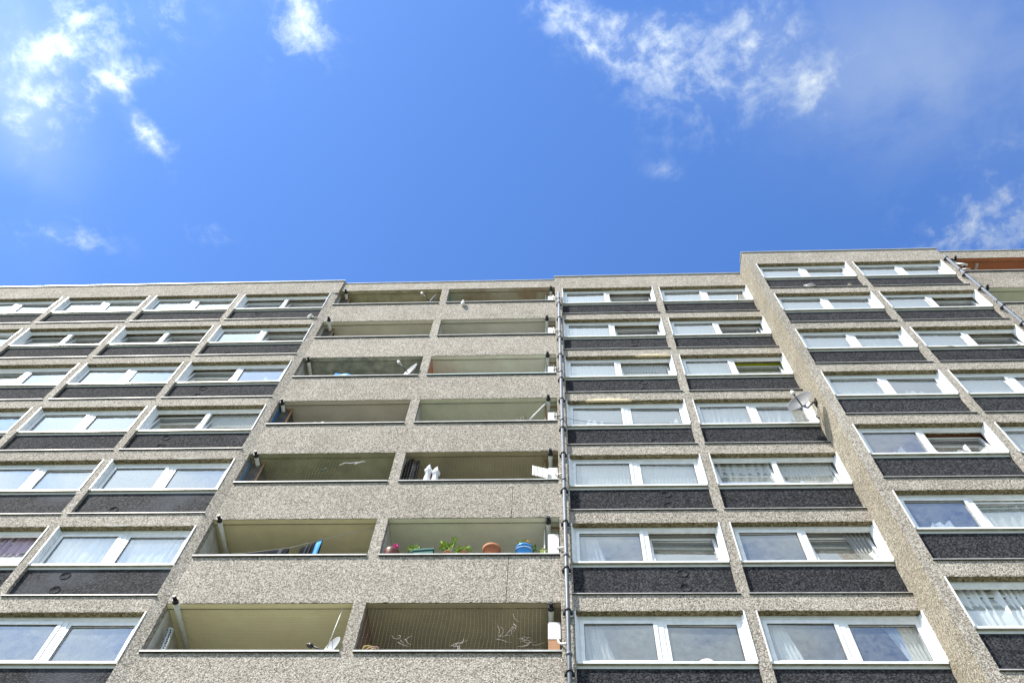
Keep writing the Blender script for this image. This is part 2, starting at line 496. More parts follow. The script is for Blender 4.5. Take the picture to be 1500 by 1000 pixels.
CEIL = {
    ('L', 0): ceiling_mat('cream_boards', (0.850, 0.801, 0.527), (0.799, 0.695, 0.449), 5.5),
    ('L', 1): ceiling_mat('olive_cream_ceiling', (0.705, 0.634, 0.410), (0.577, 0.520, 0.339)),
    ('L', 2): ceiling_mat('dark_olive_ceiling', (0.337, 0.337, 0.218), (0.223, 0.223, 0.138)),
    ('L', 3): ceiling_mat('taupe_ceiling', (0.540, 0.500, 0.428), (0.447, 0.415, 0.351)),
    ('L', 4): ceiling_mat('peeling_grey_ceiling', (0.446, 0.459, 0.396), (0.196, 0.214, 0.196), 0, 3.5),
    ('L', 5): ceiling_mat('beige_ceiling', (0.696, 0.652, 0.547), (0.576, 0.546, 0.454)),
    ('L', 6): ceiling_mat('damp_olive_ceiling', (0.485, 0.443, 0.288), (0.259, 0.229, 0.145), 0, 2.5),
    ('R', 0): ceiling_mat('brown_ceiling', (0.422, 0.370, 0.242), (0.315, 0.272, 0.198)),
    ('R', 1): ceiling_mat('grey_green_ceiling', (0.850, 0.850, 0.726), (0.730, 0.730, 0.618)),
    ('R', 2): ceiling_mat('brown_olive_ceiling', (0.401, 0.353, 0.219), (0.306, 0.269, 0.184)),
    ('R', 3): ceiling_mat('sage_grey_ceiling', (0.748, 0.768, 0.612), (0.614, 0.632, 0.516)),
    ('R', 4): ceiling_mat('pale_pinkish_ceiling', (0.850, 0.850, 0.743), (0.750, 0.659, 0.587)),
    ('R', 5): ceiling_mat('grey_ceiling', (0.723, 0.705, 0.649), (0.590, 0.573, 0.516)),
    ('R', 6): ceiling_mat('damp_brown_ceiling', (0.505, 0.489, 0.393), (0.309, 0.229, 0.147), 0, 1.3),
}
B2CEIL = {6: ceiling_mat('brick_red_ceiling', (0.48, 0.16, 0.07), (0.38, 0.13, 0.06)),
          5: CEIL['R', 3]}
plainwall = mat('pale_rendered_wall', (0.55, 0.53, 0.47), 0.9, noise=0.25, nscale=4)
SIDE = {('L', 2): mat('blue_painted_wall', (0.10, 0.24, 0.42), 0.8, noise=0.15, nscale=8),
        ('L', 3): mat('deep_blue_painted_wall', (0.045, 0.16, 0.38), 0.8, noise=0.15, nscale=8),
        ('R', 4): mat('orange_painted_wall', (0.62, 0.20, 0.08), 0.8, noise=0.12, nscale=8),
        ('R', 0): mat('brown_painted_wall', (0.22, 0.13, 0.09), 0.85, noise=0.3, nscale=8),
        ('R', 6): mat('green_painted_wall', (0.14, 0.30, 0.25), 0.8, noise=0.3, nscale=8)}


# ------------------------------------------------------------------ mesh helper
class MB:
    def __init__(self):
        self.v, self.f, self.mi, self.mats, self.sm = [], [], [], [], []

    def slot(self, m):
        if m not in self.mats:
            self.mats.append(m)
        return self.mats.index(m)

    def face(self, pts, m, smooth=False):
        k = len(self.v)
        self.v += [tuple(p) for p in pts]
        self.f.append(tuple(range(k, k + len(pts))))
        self.mi.append(self.slot(m))
        self.sm.append(smooth)

    def box(self, x0, x1, y0, y1, z0, z1, m, under=None, skip=''):
        if x1 < x0: x0, x1 = x1, x0
        k = len(self.v)
        self.v += [(x0, y0, z0), (x1, y0, z0), (x1, y1, z0), (x0, y1, z0), (x0, y0, z1), (x1, y0, z1), (x1, y1, z1), (x0, y1, z1)]
        fs = {'b': (0, 3, 2, 1), 't': (4, 5, 6, 7), 'f': (0, 1, 5, 4), 'k': (2, 3, 7, 6), 'l': (3, 0, 4, 7), 'r': (1, 2, 6, 5)}
        for key, q in fs.items():
            if key in skip:
                continue
            self.f.append(tuple(k + i for i in q))
            self.mi.append(self.slot(under if (under and key == 'b') else m))
            self.sm.append(False)
        return self

    def rough(self, x0, x1, y0, y1, z0, z1, m, under=None, seed=1, amp=0.012, step=0.05):
        """a block of pebbledash whose lower front edge is broken and uneven"""
        ra = random.Random(seed)
        n = max(2, int((x1 - x0) / step))
        xs = [x0 + (x1 - x0) * k / n for k in range(n + 1)]
        zs = [z0 + (abs(ra.gauss(0, 0.5)) + (ra.random() < 0.06) * 1.4) * amp for _ in xs]
        ys = [y0 + abs(ra.gauss(0, 0.3)) * amp for _ in xs]
        for k in range(n):
            zt = z0 + 0.05
            self.face([(xs[k], ys[k], zs[k]), (xs[k + 1], ys[k + 1], zs[k + 1]), (xs[k + 1], y0, zt), (xs[k], y0, zt)], m)
            self.face([(xs[k], y0 + 0.03, z0), (xs[k + 1], y0 + 0.03, z0), (xs[k + 1], ys[k + 1], zs[k + 1]), (xs[k], ys[k], zs[k])], under or m)
        self.box(x0, x1, y0, y1, z0 + 0.05, z1, m, skip='b')
        self.face([(x0, y1, z0), (x1, y1, z0), (x1, y0 + 0.03, z0), (x0, y0 + 0.03, z0)], under or m)
        for x, k in ((x0, 0), (x1, n)):
            self.face([(x, ys[k], zs[k]), (x, y0, z0 + 0.05), (x, y1, z0 + 0.05), (x, y1, z0), (x, y0 + 0.03, z0)], m)
        return self

    def tube(self, pts, r, m, seg=8, closed=False, caps=True):
        pts = [Vector(p) for p in pts]
        n = len(pts)
        rs = r if isinstance(r, (list, tuple)) else [r] * n
        base = len(self.v)
        prev = None
        for i, p in enumerate(pts):
            a = pts[(i - 1) % n] if (i > 0 or closed) else p
            b = pts[(i + 1) % n] if (i < n - 1 or closed) else p
            t = (b - a)
            t = t.normalized() if t.length > 1e-9 else Vector((0, 0, 1))
            if prev is None:
                ref = Vector((0, 0, 1)) if abs(t.z) < 0.9 else Vector((1, 0, 0))
                x = t.cross(ref).normalized()
            else:
                x = (prev - t * prev.dot(t))
                x = x.normalized() if x.length > 1e-9 else t.orthogonal().normalized()
            prev = x
            y = t.cross(x)
            for k in range(seg):
                a_ = 2 * PI * k / seg
                self.v.append(tuple(p + (x * math.cos(a_) + y * math.sin(a_)) * rs[i]))
        s = self.slot(m)
        for i in range(n if closed else n - 1):
            for k in range(seg):
                a0 = base + i * seg + k
                a1 = base + i * seg + (k + 1) % seg
                b0 = base + ((i + 1) % n) * seg + k
                b1 = base + ((i + 1) % n) * seg + (k + 1) % seg
                self.f.append((a0, a1, b1, b0)); self.mi.append(s); self.sm.append(True)
        if caps and not closed:
            self.f.append(tuple(base + k for k in reversed(range(seg)))); self.mi.append(s); self.sm.append(False)
            self.f.append(tuple(base + (n - 1) * seg + k for k in range(seg))); self.mi.append(s); self.sm.append(False)
        return self

    def lathe(self, prof, c, m, seg=20, axis=None):
        """prof: list of (r, h); turned about axis through c"""
        ax = Vector(axis or (0, 0, 1)).normalized()
        x = ax.orthogonal().normalized(); y = ax.cross(x)
        base = len(self.v); s = self.slot(m)
        for r, h in prof:
            for k in range(seg):
                a = 2 * PI * k / seg
                self.v.append(tuple(Vector(c) + ax * h + (x * math.cos(a) + y * math.sin(a)) * r))
        for i in range(len(prof) - 1):
            for k in range(seg):
                q = (base + i * seg + k, base + i * seg + (k + 1) % seg, base + (i + 1) * seg + (k + 1) % seg, base + (i + 1) * seg + k)
                self.f.append(q); self.mi.append(s); self.sm.append(True)
        return self

    def grid(self, fn, nu, nv, m, smooth=True):
        base = len(self.v); s = self.slot(m)
        for j in range(nv + 1):
            for i in range(nu + 1):
                self.v.append(tuple(fn(i / nu, j / nv)))
        for j in range(nv):
            for i in range(nu):
                a = base + j * (nu + 1) + i
                self.f.append((a, a + 1, a + nu + 2, a + nu + 1)); self.mi.append(s); self.sm.append(smooth)
        return self

    def ball(self, c, r, m, nu=12, nv=8, rot=None):
        R = rot or Matrix.Identity(3)
        def fn(u, v):
            a, b = 2 * PI * u, PI * v
            p = Vector((r[0] * math.sin(b) * math.cos(a), r[1] * math.sin(b) * math.sin(a), r[2] * math.cos(b)))
            return Vector(c) + R @ p
        return self.grid(fn, nu, nv, m)

    def mesh(self, name):
        me = bpy.data.meshes.new(name)
        me.from_pydata(self.v, [], self.f)
        for m in self.mats:
            me.materials.append(m)
        me.polygons.foreach_set('material_index', self.mi)
        me.polygons.foreach_set('use_smooth', self.sm)
        me.update()
        return me

    def build(self, name, parent=None, origin=None):
        if origin is not None:
            o = Vector(origin)
            self.v = [tuple(Vector(p) - o) for p in self.v]
        ob = bpy.data.objects.new(name, self.mesh(name))
        if origin is not None:
            ob.location = origin
        COL.objects.link(ob)
        if parent:
            ob.parent = parent
        return ob


def inst(me, name, parent, loc=(0, 0, 0), rot=(0, 0, 0)):
    ob = bpy.data.objects.new(name, me)
    ob.location = loc
    ob.rotation_euler = rot
    COL.objects.link(ob)
    ob.parent = parent
    return ob


def tag(o, label, cat, group=None, kind=None):
    if label: o['label'] = label
    if cat: o['category'] = cat
    if group: o['group'] = group
    if kind: o['kind'] = kind
    return o


def empty(name, loc=(0, 0, 0)):
    o = bpy.data.objects.new(name, None)
    o.empty_display_size = 0.2
    o.location = loc
    COL.objects.link(o)
    return o


# ------------------------------------------------------------------ setting: ground
g = MB()
g.face([(-2500, -2500, 0), (2500, -2500, 0), (2500, 2500, 0), (-2500, 2500, 0)], MAT['ground'])
go = g.build('ground')
go['kind'] = 'structure'

# ------------------------------------------------------------------ the tower block
H = 2.7
NF = 7
WS = 11.953 + 1.6            # top of the lowest window sill in view
BS = 12.26 + 1.6             # top of the lowest balcony sill in view
OPH, BOPH = 1.27, 1.27
ZR = 30.566 + 1.6
ZRB = 30.43 + 1.6
CON, WARM, SOF, PAN = MAT['concrete'], MAT['concrete_warm'], MAT['soffit'], MAT['panel']

tower = empty('apartment_block', (0, 0, 0))
tag(tower, 'grey pebbledash tower block with white windows, black panels and recessed balconies', 'building')

F0 = -0.06
FR = -0.83
LC = [(-23.62, -20.65), (-20.44, -17.45), (-17.239, -14.266), (-14.038, -11.0625), (-10.8545, -7.80)]
MC = [(0.289, 3.400), (3.609, 6.600)]
RC = [(6.87, 9.87), (10.086, 13.033)]
BLOCKS = {'L': dict(F=F0, cols=LC, x0=-27.0, x1=-7.545),
          'M': dict(F=F0, cols=MC, x0=0.045, x1=6.602),
          'R': dict(F=FR, cols=RC, x0=6.602, x1=13.28)}

# which sashes stand open: (block, column, floor) -> (left, right) tilt in degrees
OPEN = {('M', 0, 1): (0, 9), ('M', 1, 1): (0, 9), ('M', 1, 2): (10, 9), ('M', 0, 4): (0, 9), ('M', 1, 4): (0, 10),
        ('M', 0, 5): (0, 10), ('M', 1, 5): (0, 9), ('M', 0, 6): (0, 10),
        ('L', 4, 6): (9, 10), ('L', 4, 5): (0, 10), ('L', 4, 4): (9, 0), ('L', 4, 3): (9, 10),
        ('L', 3, 5): (10, 9), ('L', 3, 1): (0, 9), ('L', 2, 5): (9, 10), ('L', 2, 4): (4, 0),
        ('R', 0, 2): (0, 9), ('R', 0, 1): (0, 4), ('R', 0, 0): (10, 9), ('R', 1, 5): (0, 9), ('R', 1, 4): (0, 10)}
SPECIAL_ROOM = {('M', 1, 4): 'lime', ('R', 0, 2): 'redroom'}
WORN = {('L', 4, 2), ('L', 4, 1), ('L', 4, 0), ('L', 3, 2)}
DIRTY = {('L', 4, 0), ('L', 3, 0), ('L', 4, 2), ('L', 3, 2), ('M', 0, 3), ('M', 1, 2)}


def frame_mesh(x0, x1, F):
    b = MB(); P = MAT['pvc']
    for a, c in ((x0, x0 + 0.022), (x1 - 0.022, x1)):       # reveal boards
        b.box(a, c, F - 0.018, F + 0.135, 0.002, OPH - 0.004, P)
    xm = (x0 + x1) / 2
    D = F + 0.135
    b.box(x0 + 0.022, x0 + 0.05, F + 0.075, D, 0.002, OPH - 0.03, P)
    b.box(x1 - 0.05, x1 - 0.022, F + 0.075, D, 0.002, OPH - 0.03, P)
    b.box(x0 + 0.05, x0 + 0.07, F + 0.11, D, 0.002, OPH - 0.03, P)
    b.box(x1 - 0.07, x1 - 0.05, F + 0.11, D, 0.002, OPH - 0.03, P)
    b.box(x0, x0 + 0.095, D, D + 0.07, 0.0, OPH, P)
    b.box(x1 - 0.095, x1, D, D + 0.07, 0.0, OPH, P)
    b.box(x0 + 0.095, x1 - 0.095, D, D + 0.07, OPH - 0.06, OPH, P)
    b.box(x0 + 0.07, x1 - 0.07, D - 0.012, D, OPH - 0.035, OPH - 0.003, MAT['pvc_old'])
    b.box(x0 + 0.095, x1 - 0.095, D + 0.01, D + 0.06, OPH - 0.125, OPH - 0.06, P)
    b.box(x0 + 0.095, x1 - 0.095, D, D + 0.07, 0.0, 0.085, P)
    b.box(xm - 0.055, xm + 0.055, D - 0.004, D + 0.073, 0.085, OPH - 0.125, P)
    return b.mesh('window')


def room_mesh(x0, x1, F):
    b = MB(); R_ = MAT['room']
    y0, y1 = F + 0.215, 4.3
    zb, zt = -1.0, OPH + 0.07
    a, c = x0 - 0.07, x1 + 0.07
    b.face([(a, y0, zb), (c, y0, zb), (c, y1, zb), (a, y1, zb)], MAT['room_floor'])
    b.face([(a, y0, zt), (a, y1, zt), (c, y1, zt), (c, y0, zt)], R_)
    b.face([(a, y1, zb), (c, y1, zb), (c, y1, zt), (a, y1, zt)], R_)
    b.face([(a, y0, zb), (a, y1, zb), (a, y1, zt), (a, y0, zt)], R_)
    b.face([(c, y0, zb), (c, y0, zt), (c, y1, zt), (c, y1, zb)], R_)
    b.face([(a, y0, OPH - 0.01), (a, y0, zt), (c, y0, zt), (c, y0, OPH - 0.01)], R_)
    b.face([(a, y0, zb), (c, y0, zb), (c, y0, 0.0), (a, y0, 0.0)], R_)
    b.box(x0 - 0.0, x1 + 0.0, F + 0.207, F + 0.42, -0.02, 0.03, MAT['pvc'])     # inner board
    return b.mesh('room_interior')


def sash_meshes(w):
    """closed casement of width w, origin at its bottom centre"""
    b = MB(); P = MAT['pvc']
    h = 1.06
    t = 0.072
    b.box(-w / 2, -w / 2 + t, -0.025, 0.03, 0, h, P)
    b.box(w / 2 - t, w / 2, -0.025, 0.03, 0, h, P)
    b.box(-w / 2 + t, w / 2 - t, -0.025, 0.03, 0, t, P)
    b.box(-w / 2 + t, w / 2 - t, -0.025, 0.03, h - t, h, P)
    gk = MAT['black']
    b.box(-w / 2 + t, w / 2 - t, -0.012, 0.0, h - t - 0.012, h - t, gk)
    b.box(-w / 2 + t, -w / 2 + t + 0.008, -0.012, 0.0, t, h - t - 0.012, gk)
    b.box(w / 2 - t - 0.008, w / 2 - t, -0.012, 0.0, t, h - t - 0.012, gk)
    p = MB()
    p.face([(-w / 2 + t, 0.014, t), (w / 2 - t, 0.014, t), (w / 2 - t, 0.014, h - t), (-w / 2 + t, 0.014, h - t)], MAT['glass'])
    return b.mesh('sash'), p.mesh('pane')


def irregular_bevel(o, w=0.012):
    md = o.modifiers.new('bevel', 'BEVEL')
    md.width = w
    md.segments = 2
    md.limit_method = 'ANGLE'
    return o


for bk, B in BLOCKS.items():
    F, cols = B['F'], B['cols']
    CM = CON if bk != 'R' else CON
    ztop = WS + H * (NF - 1) + OPH
    # parapet of this block, its coping and the plain wall below the floors in view
    p = MB()
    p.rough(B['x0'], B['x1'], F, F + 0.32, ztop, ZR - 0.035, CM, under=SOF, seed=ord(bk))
    p.build('parapet', tower)
    c = MB()
    c.box(B['x0'] - (0.03 if bk != 'L' else 0), B['x1'] + 0.03, F - 0.04, F + 0.36, ZR - 0.035, ZR, MAT['coping'])
    c.build('coping', tower)
    lo = MB()
    lo.box(B['x0'], B['x1'], F, F + 0.32, 0, WS - 0.985 - 0.44 - 1.27 - 0.1, CM)
    lo.build('lower_wall', tower)
    # piers and mullions
    gaps = []
    gaps.append((B['x0'], cols[0][0], bk != 'L'))
    for a, b_ in zip(cols[:-1], cols[1:]):
        gaps.append((a[1], b_[0], False))
    if cols[-1][1] < B['x1'] - 0.01:
        gaps.append((cols[-1][1], B['x1'], True))
    beam_me = {}
    fl_me = {}
    for gi, (a, b_, full) in enumerate(gaps):
        mm = MB()
        if bk == 'R' and gi == 0:
            mm.box(a, b_, F, 0.30, -0.985, OPH, CM)
        else:
            mm.box(a, b_, F, F + (0.20 if full else 0.30), -0.985, OPH, CM)
        if bk == 'L' and full:
            mm = MB()
            xa_, xb_, z0_, z1_ = a, b_, -0.985 - 0.445, OPH
            lo_ = [(xa_, F, z0_), (xb_ - 0.002, -0.002, z0_), (xb_ - 0.002, 0.20, z0_), (xa_, 0.20, z0_)]
            hi_ = [(p[0], p[1], z1_) for p in lo_]
            for q in range(4):
                mm.face([lo_[q], lo_[(q + 1) % 4], hi_[(q + 1) % 4], hi_[q]], CM)
            mm.face(lo_[::-1], SOF)
        me = mm.mesh('mullion')
        for i in range(NF):
            inst(me, 'pier' if full else 'mullion', tower, (0, 0, WS + H * i))
    if bk == 'R':      # the return face continues up beside the parapet and past the beams
        q = MB()
        q.box(6.5985, 6.602, F + 0.004, 0.30, WS - 4, ZR - 0.036, WARM)
        q.build('return_wall', tower)
    bx1 = B['cols'][-1][1] if bk == 'L' else B['x1']
    bmes = []
    for sd_ in range(3):
        bm_ = MB()
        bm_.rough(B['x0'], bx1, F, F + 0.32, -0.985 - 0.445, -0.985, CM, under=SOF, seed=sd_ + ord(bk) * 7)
        bmes.append(bm_.mesh('concrete_beam'))
    for i in range(NF):
        inst(bmes[i % 3], 'concrete_beam', tower, (0, 0, WS + H * i))
    # windows, panels
    for ci, (x0, x1) in enumerate(cols):
        fme = frame_mesh(x0, x1, F)
        rme = room_mesh(x0, x1, F)
        w = (x1 - x0) / 2 - 0.095 - 0.055
        xm = (x0 + x1) / 2
        cxs = (x0 + 0.095 + w / 2, x1 - 0.095 - w / 2)
        sme, pme = sash_meshes(w)
        pmed = pme.copy(); pmed.materials[0] = MAT['glass_dirty']
        sl = MB()
        sl.box(x0 - 0.004, x1 + 0.004, F + 0.012, F + 0.133, -0.022, 0.030, MAT['pvc'], under=MAT['algae'])
        sl.box(x0, x1, F + 0.070, F + 0.12, -0.085, -0.022, MAT['pvc_old'], under=MAT['algae'])
        sme_sill = sl.mesh('sill')
        pn = MB()
        pn.box(x0 - 0.02, x1 + 0.02, F + 0.082, F + 0.15, -0.985, -0.07, PAN)
        pnm = pn.mesh('spandrel_panel')
        pnw = pnm.copy(); pnw.materials[0] = MAT['panel_worn']
        fl = MB()
        fl.box(x0 - 0.03, x1 + 0.03, F - 0.035, F + 0.12, -0.990, -0.966, MAT['flash'], under=MAT['shade_joint'])
        flm = fl.mesh('flashing')
        vc = MB()
        vx = x0 + (0.69 if bk == 'M' else 0.29) * (x1 - x0)
        vc.lathe([(0.112, 0.004), (0.110, -0.012), (0.100, -0.012), (0.096, -0.004), (0.0, -0.004)], (vx, F + 0.082, 0), PAN, 24, (0, 1, 0))
        vcm = vc.mesh('vent_cover')
        for i in range(NF):
            z = WS + H * i
            key = (bk, ci, i)
            wnd = inst(fme, 'window', tower, (0, 0, z))
            tl = OPEN.get(key, (0, 0))
            for k in (0, 1):
                rj = random.Random(ord(bk) * 31 + ci * 101 + i * 13 + k)
                rot = (-math.radians(tl[k]), 0, 0)
                prot = (rot[0] + rj.uniform(-0.009, 0.009), 0, rj.uniform(-0.009, 0.009))
                loc = (cxs[k], F + (0.140 if k == 0 else 0.168), 0.087)
                inst(sme, 'sash', wnd, loc, rot)
                inst(pmed if key in DIRTY else pme, 'pane', wnd, loc, prot)
            inst(sme_sill, 'sill', wnd)
            rm = inst(rme, 'room_interior', wnd)
            if key in SPECIAL_ROOM:
                rm2 = rme.copy()
                rm.data = rm2
                for s_, mm_ in enumerate(rm2.materials):
                    if mm_ == MAT['room']:
                        rm2.materials[s_] = MAT[SPECIAL_ROOM[key]]
            pa = inst(pnw if key in WORN else pnm, 'spandrel_panel', tower, (0, 0, z))
            inst(flm, 'flashing', pa)
            if (bk == 'M' and ci == 0) or (bk == 'L' and ci == 4 and i != 0):
                for dz in ((-0.27, -0.70) if (i + ci) % 3 else (-0.70,)):
                    inst(vcm, 'vent_cover', pa, (0, 0, dz))

# solid core behind the rooms and roof slab
core = MB()
core.box(-27, 30, 4.4, 14, 0, ZRB - 0.4, plainwall)
core.box(-27, 30, 0.4, 14, ZRB - 0.38, ZRB - 0.2, MAT['coping'])
core.box(-27, -7.6, 0.3, 4.38, 0, WS - 3.0, plainwall)
core.build('building_core', tower)

# ------------------------------------------------------------------ balconies
BL = (-7.545, -3.912)
BR = (-3.668, 0.045)
CAPM = {('R', 4): mat('pale_teal_sill_paint', (0.52, 0.66, 0.66), 0.5, noise=0.2, nscale=4)}


def balcony(name_bay, xa, xb, F, i, ceil, side, depth=1.55, cap=None):
    z = BS + H * i
    b = MB()
    wl_ = plainwall
    y0, y1 = F + 0.15, F + depth
    zf = z - 1.12
    zc_ = z + BOPH + 0.035
    b.face([(xa, y0, zf), (xb, y0, zf), (xb, y1, zf), (xa, y1, zf)], MAT['balfloor'])
    b.face([(xa, y1, zf), (xb, y1, zf), (xb, y1, zc_), (xa, y1, zc_)], wl_)
    b.face([(xb, y0, zf), (xb, y0, zc_), (xb, y1, zc_), (xb, y1, zf)], wl_)
    b.face([(xa, y0, zf), (xb, y0, zf), (xb, y0, z - 0.05), (xa, y0, z - 0.05)], wl_)
    o = b.build('balcony', tower)
    c = MB()
    c.face([(xa, F + 0.13, zc_), (xa, y1, zc_), (xb, y1, zc_), (xb, F + 0.13, zc_)], ceil)
    c.box(xa, xb, F + 0.012, F + 0.128, z + BOPH - 0.003, z + BOPH + 0.03, ceil, skip='fkt')
    c.build('balcony_ceiling', o)
    s = MB()
    s.box(xa - 0.02, xa + 0.006, F + 0.152, y1, zf, zc_, side)
    s.build('side_wall', o)
    k = MB()
    k.box(xa, xb, F - 0.045, F + 0.20, z - 0.04, z, cap or MAT['cap'], under=MAT['shade_joint'])
    k.build('sill_cap', o)
    return o


def balcony_front(xa, xb, F, floors, pier=None):
    for i in floors:
        z = BS + H * i
        p = MB()
        top = z - 0.04
        cuts = [xa, xb]
        if xa < -5 and i in (1, 2):
            cuts = [xa, -1.005, -0.993, xb]
        for ca, cb in zip(cuts[::2], cuts[1::2]):
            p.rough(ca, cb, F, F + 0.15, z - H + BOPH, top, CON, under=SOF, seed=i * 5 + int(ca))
        if len(cuts) == 4:
            p.box(-1.006, -0.992, F + 0.02, F + 0.14, z - H + BOPH + 0.002, top - 0.002, MAT['shade_joint'])
        p.build('balcony_parapet', tower)
        if pier:
            q = MB()
            q.box(pier[0], pier[1], F, F + 0.15, top, z + BOPH, CON)
            q.box(pier[0] + 0.03, pier[1] - 0.03, F + 0.15, F + 1.55, z - 1.12, z + BOPH + 0.03, plainwall)
            q.build('balcony_pier', tower)


balcony_front(BL[0], BR[1], 0.0, range(NF), (BL[1], BR[0]))
for i in range(NF):
    balcony('L', BL[0], BL[1], 0.0, i, CEIL['L', i], SIDE.get(('L', i), plainwall))
    balcony('R', BR[0], BR[1], 0.0, i, CEIL['R', i], SIDE.get(('R', i), plainwall), cap=CAPM.get(('R', i)))
FB2 = FR + 0.06
balcony_front(13.28, 20.9, FB2, range(4, NF), (16.93, 17.17))
for i in range(4, NF):
    for xa, xb in ((13.28, 16.93), (17.17, 20.9)):
        balcony('B', xa, xb, FB2, i, B2CEIL.get(i, CEIL['R', 5]), plainwall)
low = MB()
low.box(BL[0], BR[1], 0.0, 0.15, 0, BS - H + BOPH - 0.001, CON)
low.box(13.28, 20.9, FB2, FB2 + 0.15, 0, BS + 3 * H + BOPH - 0.001, CON)
low.build('lower_wall', tower)
for xa, xb, F in ((BL[0], BR[1], 0.0), (13.28, 20.9, FB2)):
    zt = BS + H * (NF - 1) + BOPH
    p = MB()
    p.box(xa, xb, F, F + 0.15, zt, ZRB - 0.03, CON, under=SOF)
    p.build('parapet', tower)
    c = MB()
    c.box(xa + 0.03, xb - 0.03, F - 0.03, F + 0.34, ZRB - 0.03, ZRB, MAT['coping'])
    c.build('coping', tower)


# ------------------------------------------------------------------ boiler flues, drainpipes
def flue_mesh(tip):
    b = MB()
    b.tube([(0, tip + 0.15, 0), (0, 1.5, 0)], 0.052, MAT['offwhite'], 12)
    return b.mesh('boiler_flue')


def flue_cap_mesh(tip):
    b = MB()
    b.tube([(0, tip, 0), (0, tip + 0.085, 0)], 0.037, MAT['black'], 12)
    b.tube([(0, tip + 0.085, 0), (0, tip + 0.17, 0)], 0.060, MAT['black'], 12)
    for k in range(3):
        b.tube([(0, tip + 0.012 + k * 0.026, 0), (0, tip + 0.022 + k * 0.026, 0)], 0.043, MAT['black'], 12)
    return b.mesh('flue_cap')


FL = [(-7.319, -0.256), (-7.374, -0.174), (-7.362, -0.136), (-7.44, -0.115), (-7.371, -0.083), (-7.331, -0.229), (-7.333, -0.113)]
FRT = [(-0.146, -0.067), (-0.195, -0.077), (-0.144, -0.106), (-0.192, -0.131), (-0.211, -0.119), (-0.234, -0.119), (-0.094, -0.07)]
f_me, c_me = flue_mesh(0.0), flue_cap_mesh(0.0)
spots = [(x, t, i) for i, (x, t) in enumerate(FL)] + [(x, t, i) for i, (x, t) in enumerate(FRT)]
spots += [(13.604, -0.89, 6), (13.505, -0.90, 5), (13.53, -0.89, 4)]
for x, t, i in spots:
    fo = inst(f_me, 'boiler_flue', tower, (x, t, BS + H * i + 1.19))
    inst(c_me, 'flue_cap', fo)


def drainpipe(x, y, z0, z1, F):
    b = MB()
    b.tube([(x, y, z0), (x, y, z1)], 0.043, MAT['pipe'], 14)
    z = WS + 1.2
    o = b.build('drainpipe', tower)
    js = MB()
    for i in range(NF + 1):
        zz = WS + H * i + 0.05
        if z0 < zz < z1:
            js.tube([(x, y, zz - 0.04), (x, y, zz + 0.04)], 0.055, MAT['pipe'], 14)
    js.build('pipe_collar', o)
    bm = MB()
    bm.tube([(0, 0, -0.02), (0, 0, 0.02)], 0.062, MAT['black'], 14)
    bm.box(-0.09, 0.09, 0.02, 0.10, -0.022, 0.022, MAT['black'])
    me = bm.mesh('pipe_bracket')
    for i in range(NF):
        for dz in (-0.35, 1.15):
            zz = WS + H * i + dz
            if z0 < zz < z1:
                inst(me, 'pipe_bracket', o, (x, y, zz))
    return o


drainpipe(0.165, F0 - 0.12, 0, 30.35, F0)
drainpipe(13.16, FR - 0.12, 0, 31.15, FR)

# broken patches of pebbledash on two of the beams
def spall(xs, zlo, zhi, F, seed):
    r = random.Random(seed)
    b = MB()
    n = 14
    top = [Vector((xs[0] + (xs[1] - xs[0]) * k / n, F - 0.006, zlo + (zhi - zlo) * (math.sin(PI * k / n) ** 0.6) * r.uniform(0.7, 1.0) + 0.003)) for k in range(n + 1)]
    bot = [Vector((p.x, F - 0.006, zlo)) for p in top]
    for k in range(n):
        b.face([bot[k], bot[k + 1], top[k + 1], top[k]], MAT['spall'])
        b.face([bot[k] + Vector((0, 0.05, 0)), bot[k + 1] + Vector((0, 0.05, 0)), bot[k + 1], bot[k]], MAT['spall'])
        b.face([top[k], top[k + 1], top[k + 1] + Vector((0, 0.006, 0)), top[k] + Vector((0, 0.006, 0))], MAT['soffit'])
    b.build('broken_patch', tower)


spall((0.80, 2.02), WS + H * 4 - 0.985 - 0.445 - 0.004, WS + H * 4 - 0.985 - 0.445 + 0.14, F0, 3)
spall((2.35, 3.38), WS + H * 5 - 0.985 - 0.445 - 0.004, WS + H * 5 - 0.985 - 0.445 + 0.10, F0, 5)

MAT['mortar'] = mat('mortar_repair', (0.40, 0.385, 0.35), 0.9, noise=0.25, nscale=16, bump=0.4, bscale=30)
for x, z, w_, h_ in ((-11.0, WS + 2 * H - 0.13, 0.22, 0.11), (-10.95, WS + 2 * H - 0.62, 0.16, 0.13), (-9.6, WS + H * 2 - 1.41, 0.7, 0.045), (-8.95, WS + H * 3 - 1.40, 0.9, 0.06), (-10.95, WS + 2 * H + 1.22, 0.2, 0.1)):
    b = MB()
    ra = random.Random(int(abs(x * 100)))
    n = 12
    ring = [(x + w_ / 2 * math.cos(2 * PI * k / n) * ra.uniform(0.8, 1.1), F0 - 0.004, z + h_ / 2 * math.sin(2 * PI * k / n) * ra.uniform(0.75, 1.1)) for k in range(n)]
    b.face(ring[::-1], MAT['mortar'])
    for k in range(n):
        p, q = ring[k], ring[(k + 1) % n]
        b.face([p, q, (q[0], F0 + 0.02, q[2]), (p[0], F0 + 0.02, p[2])], MAT['mortar'])
    b.build('mortar_patch', tower)

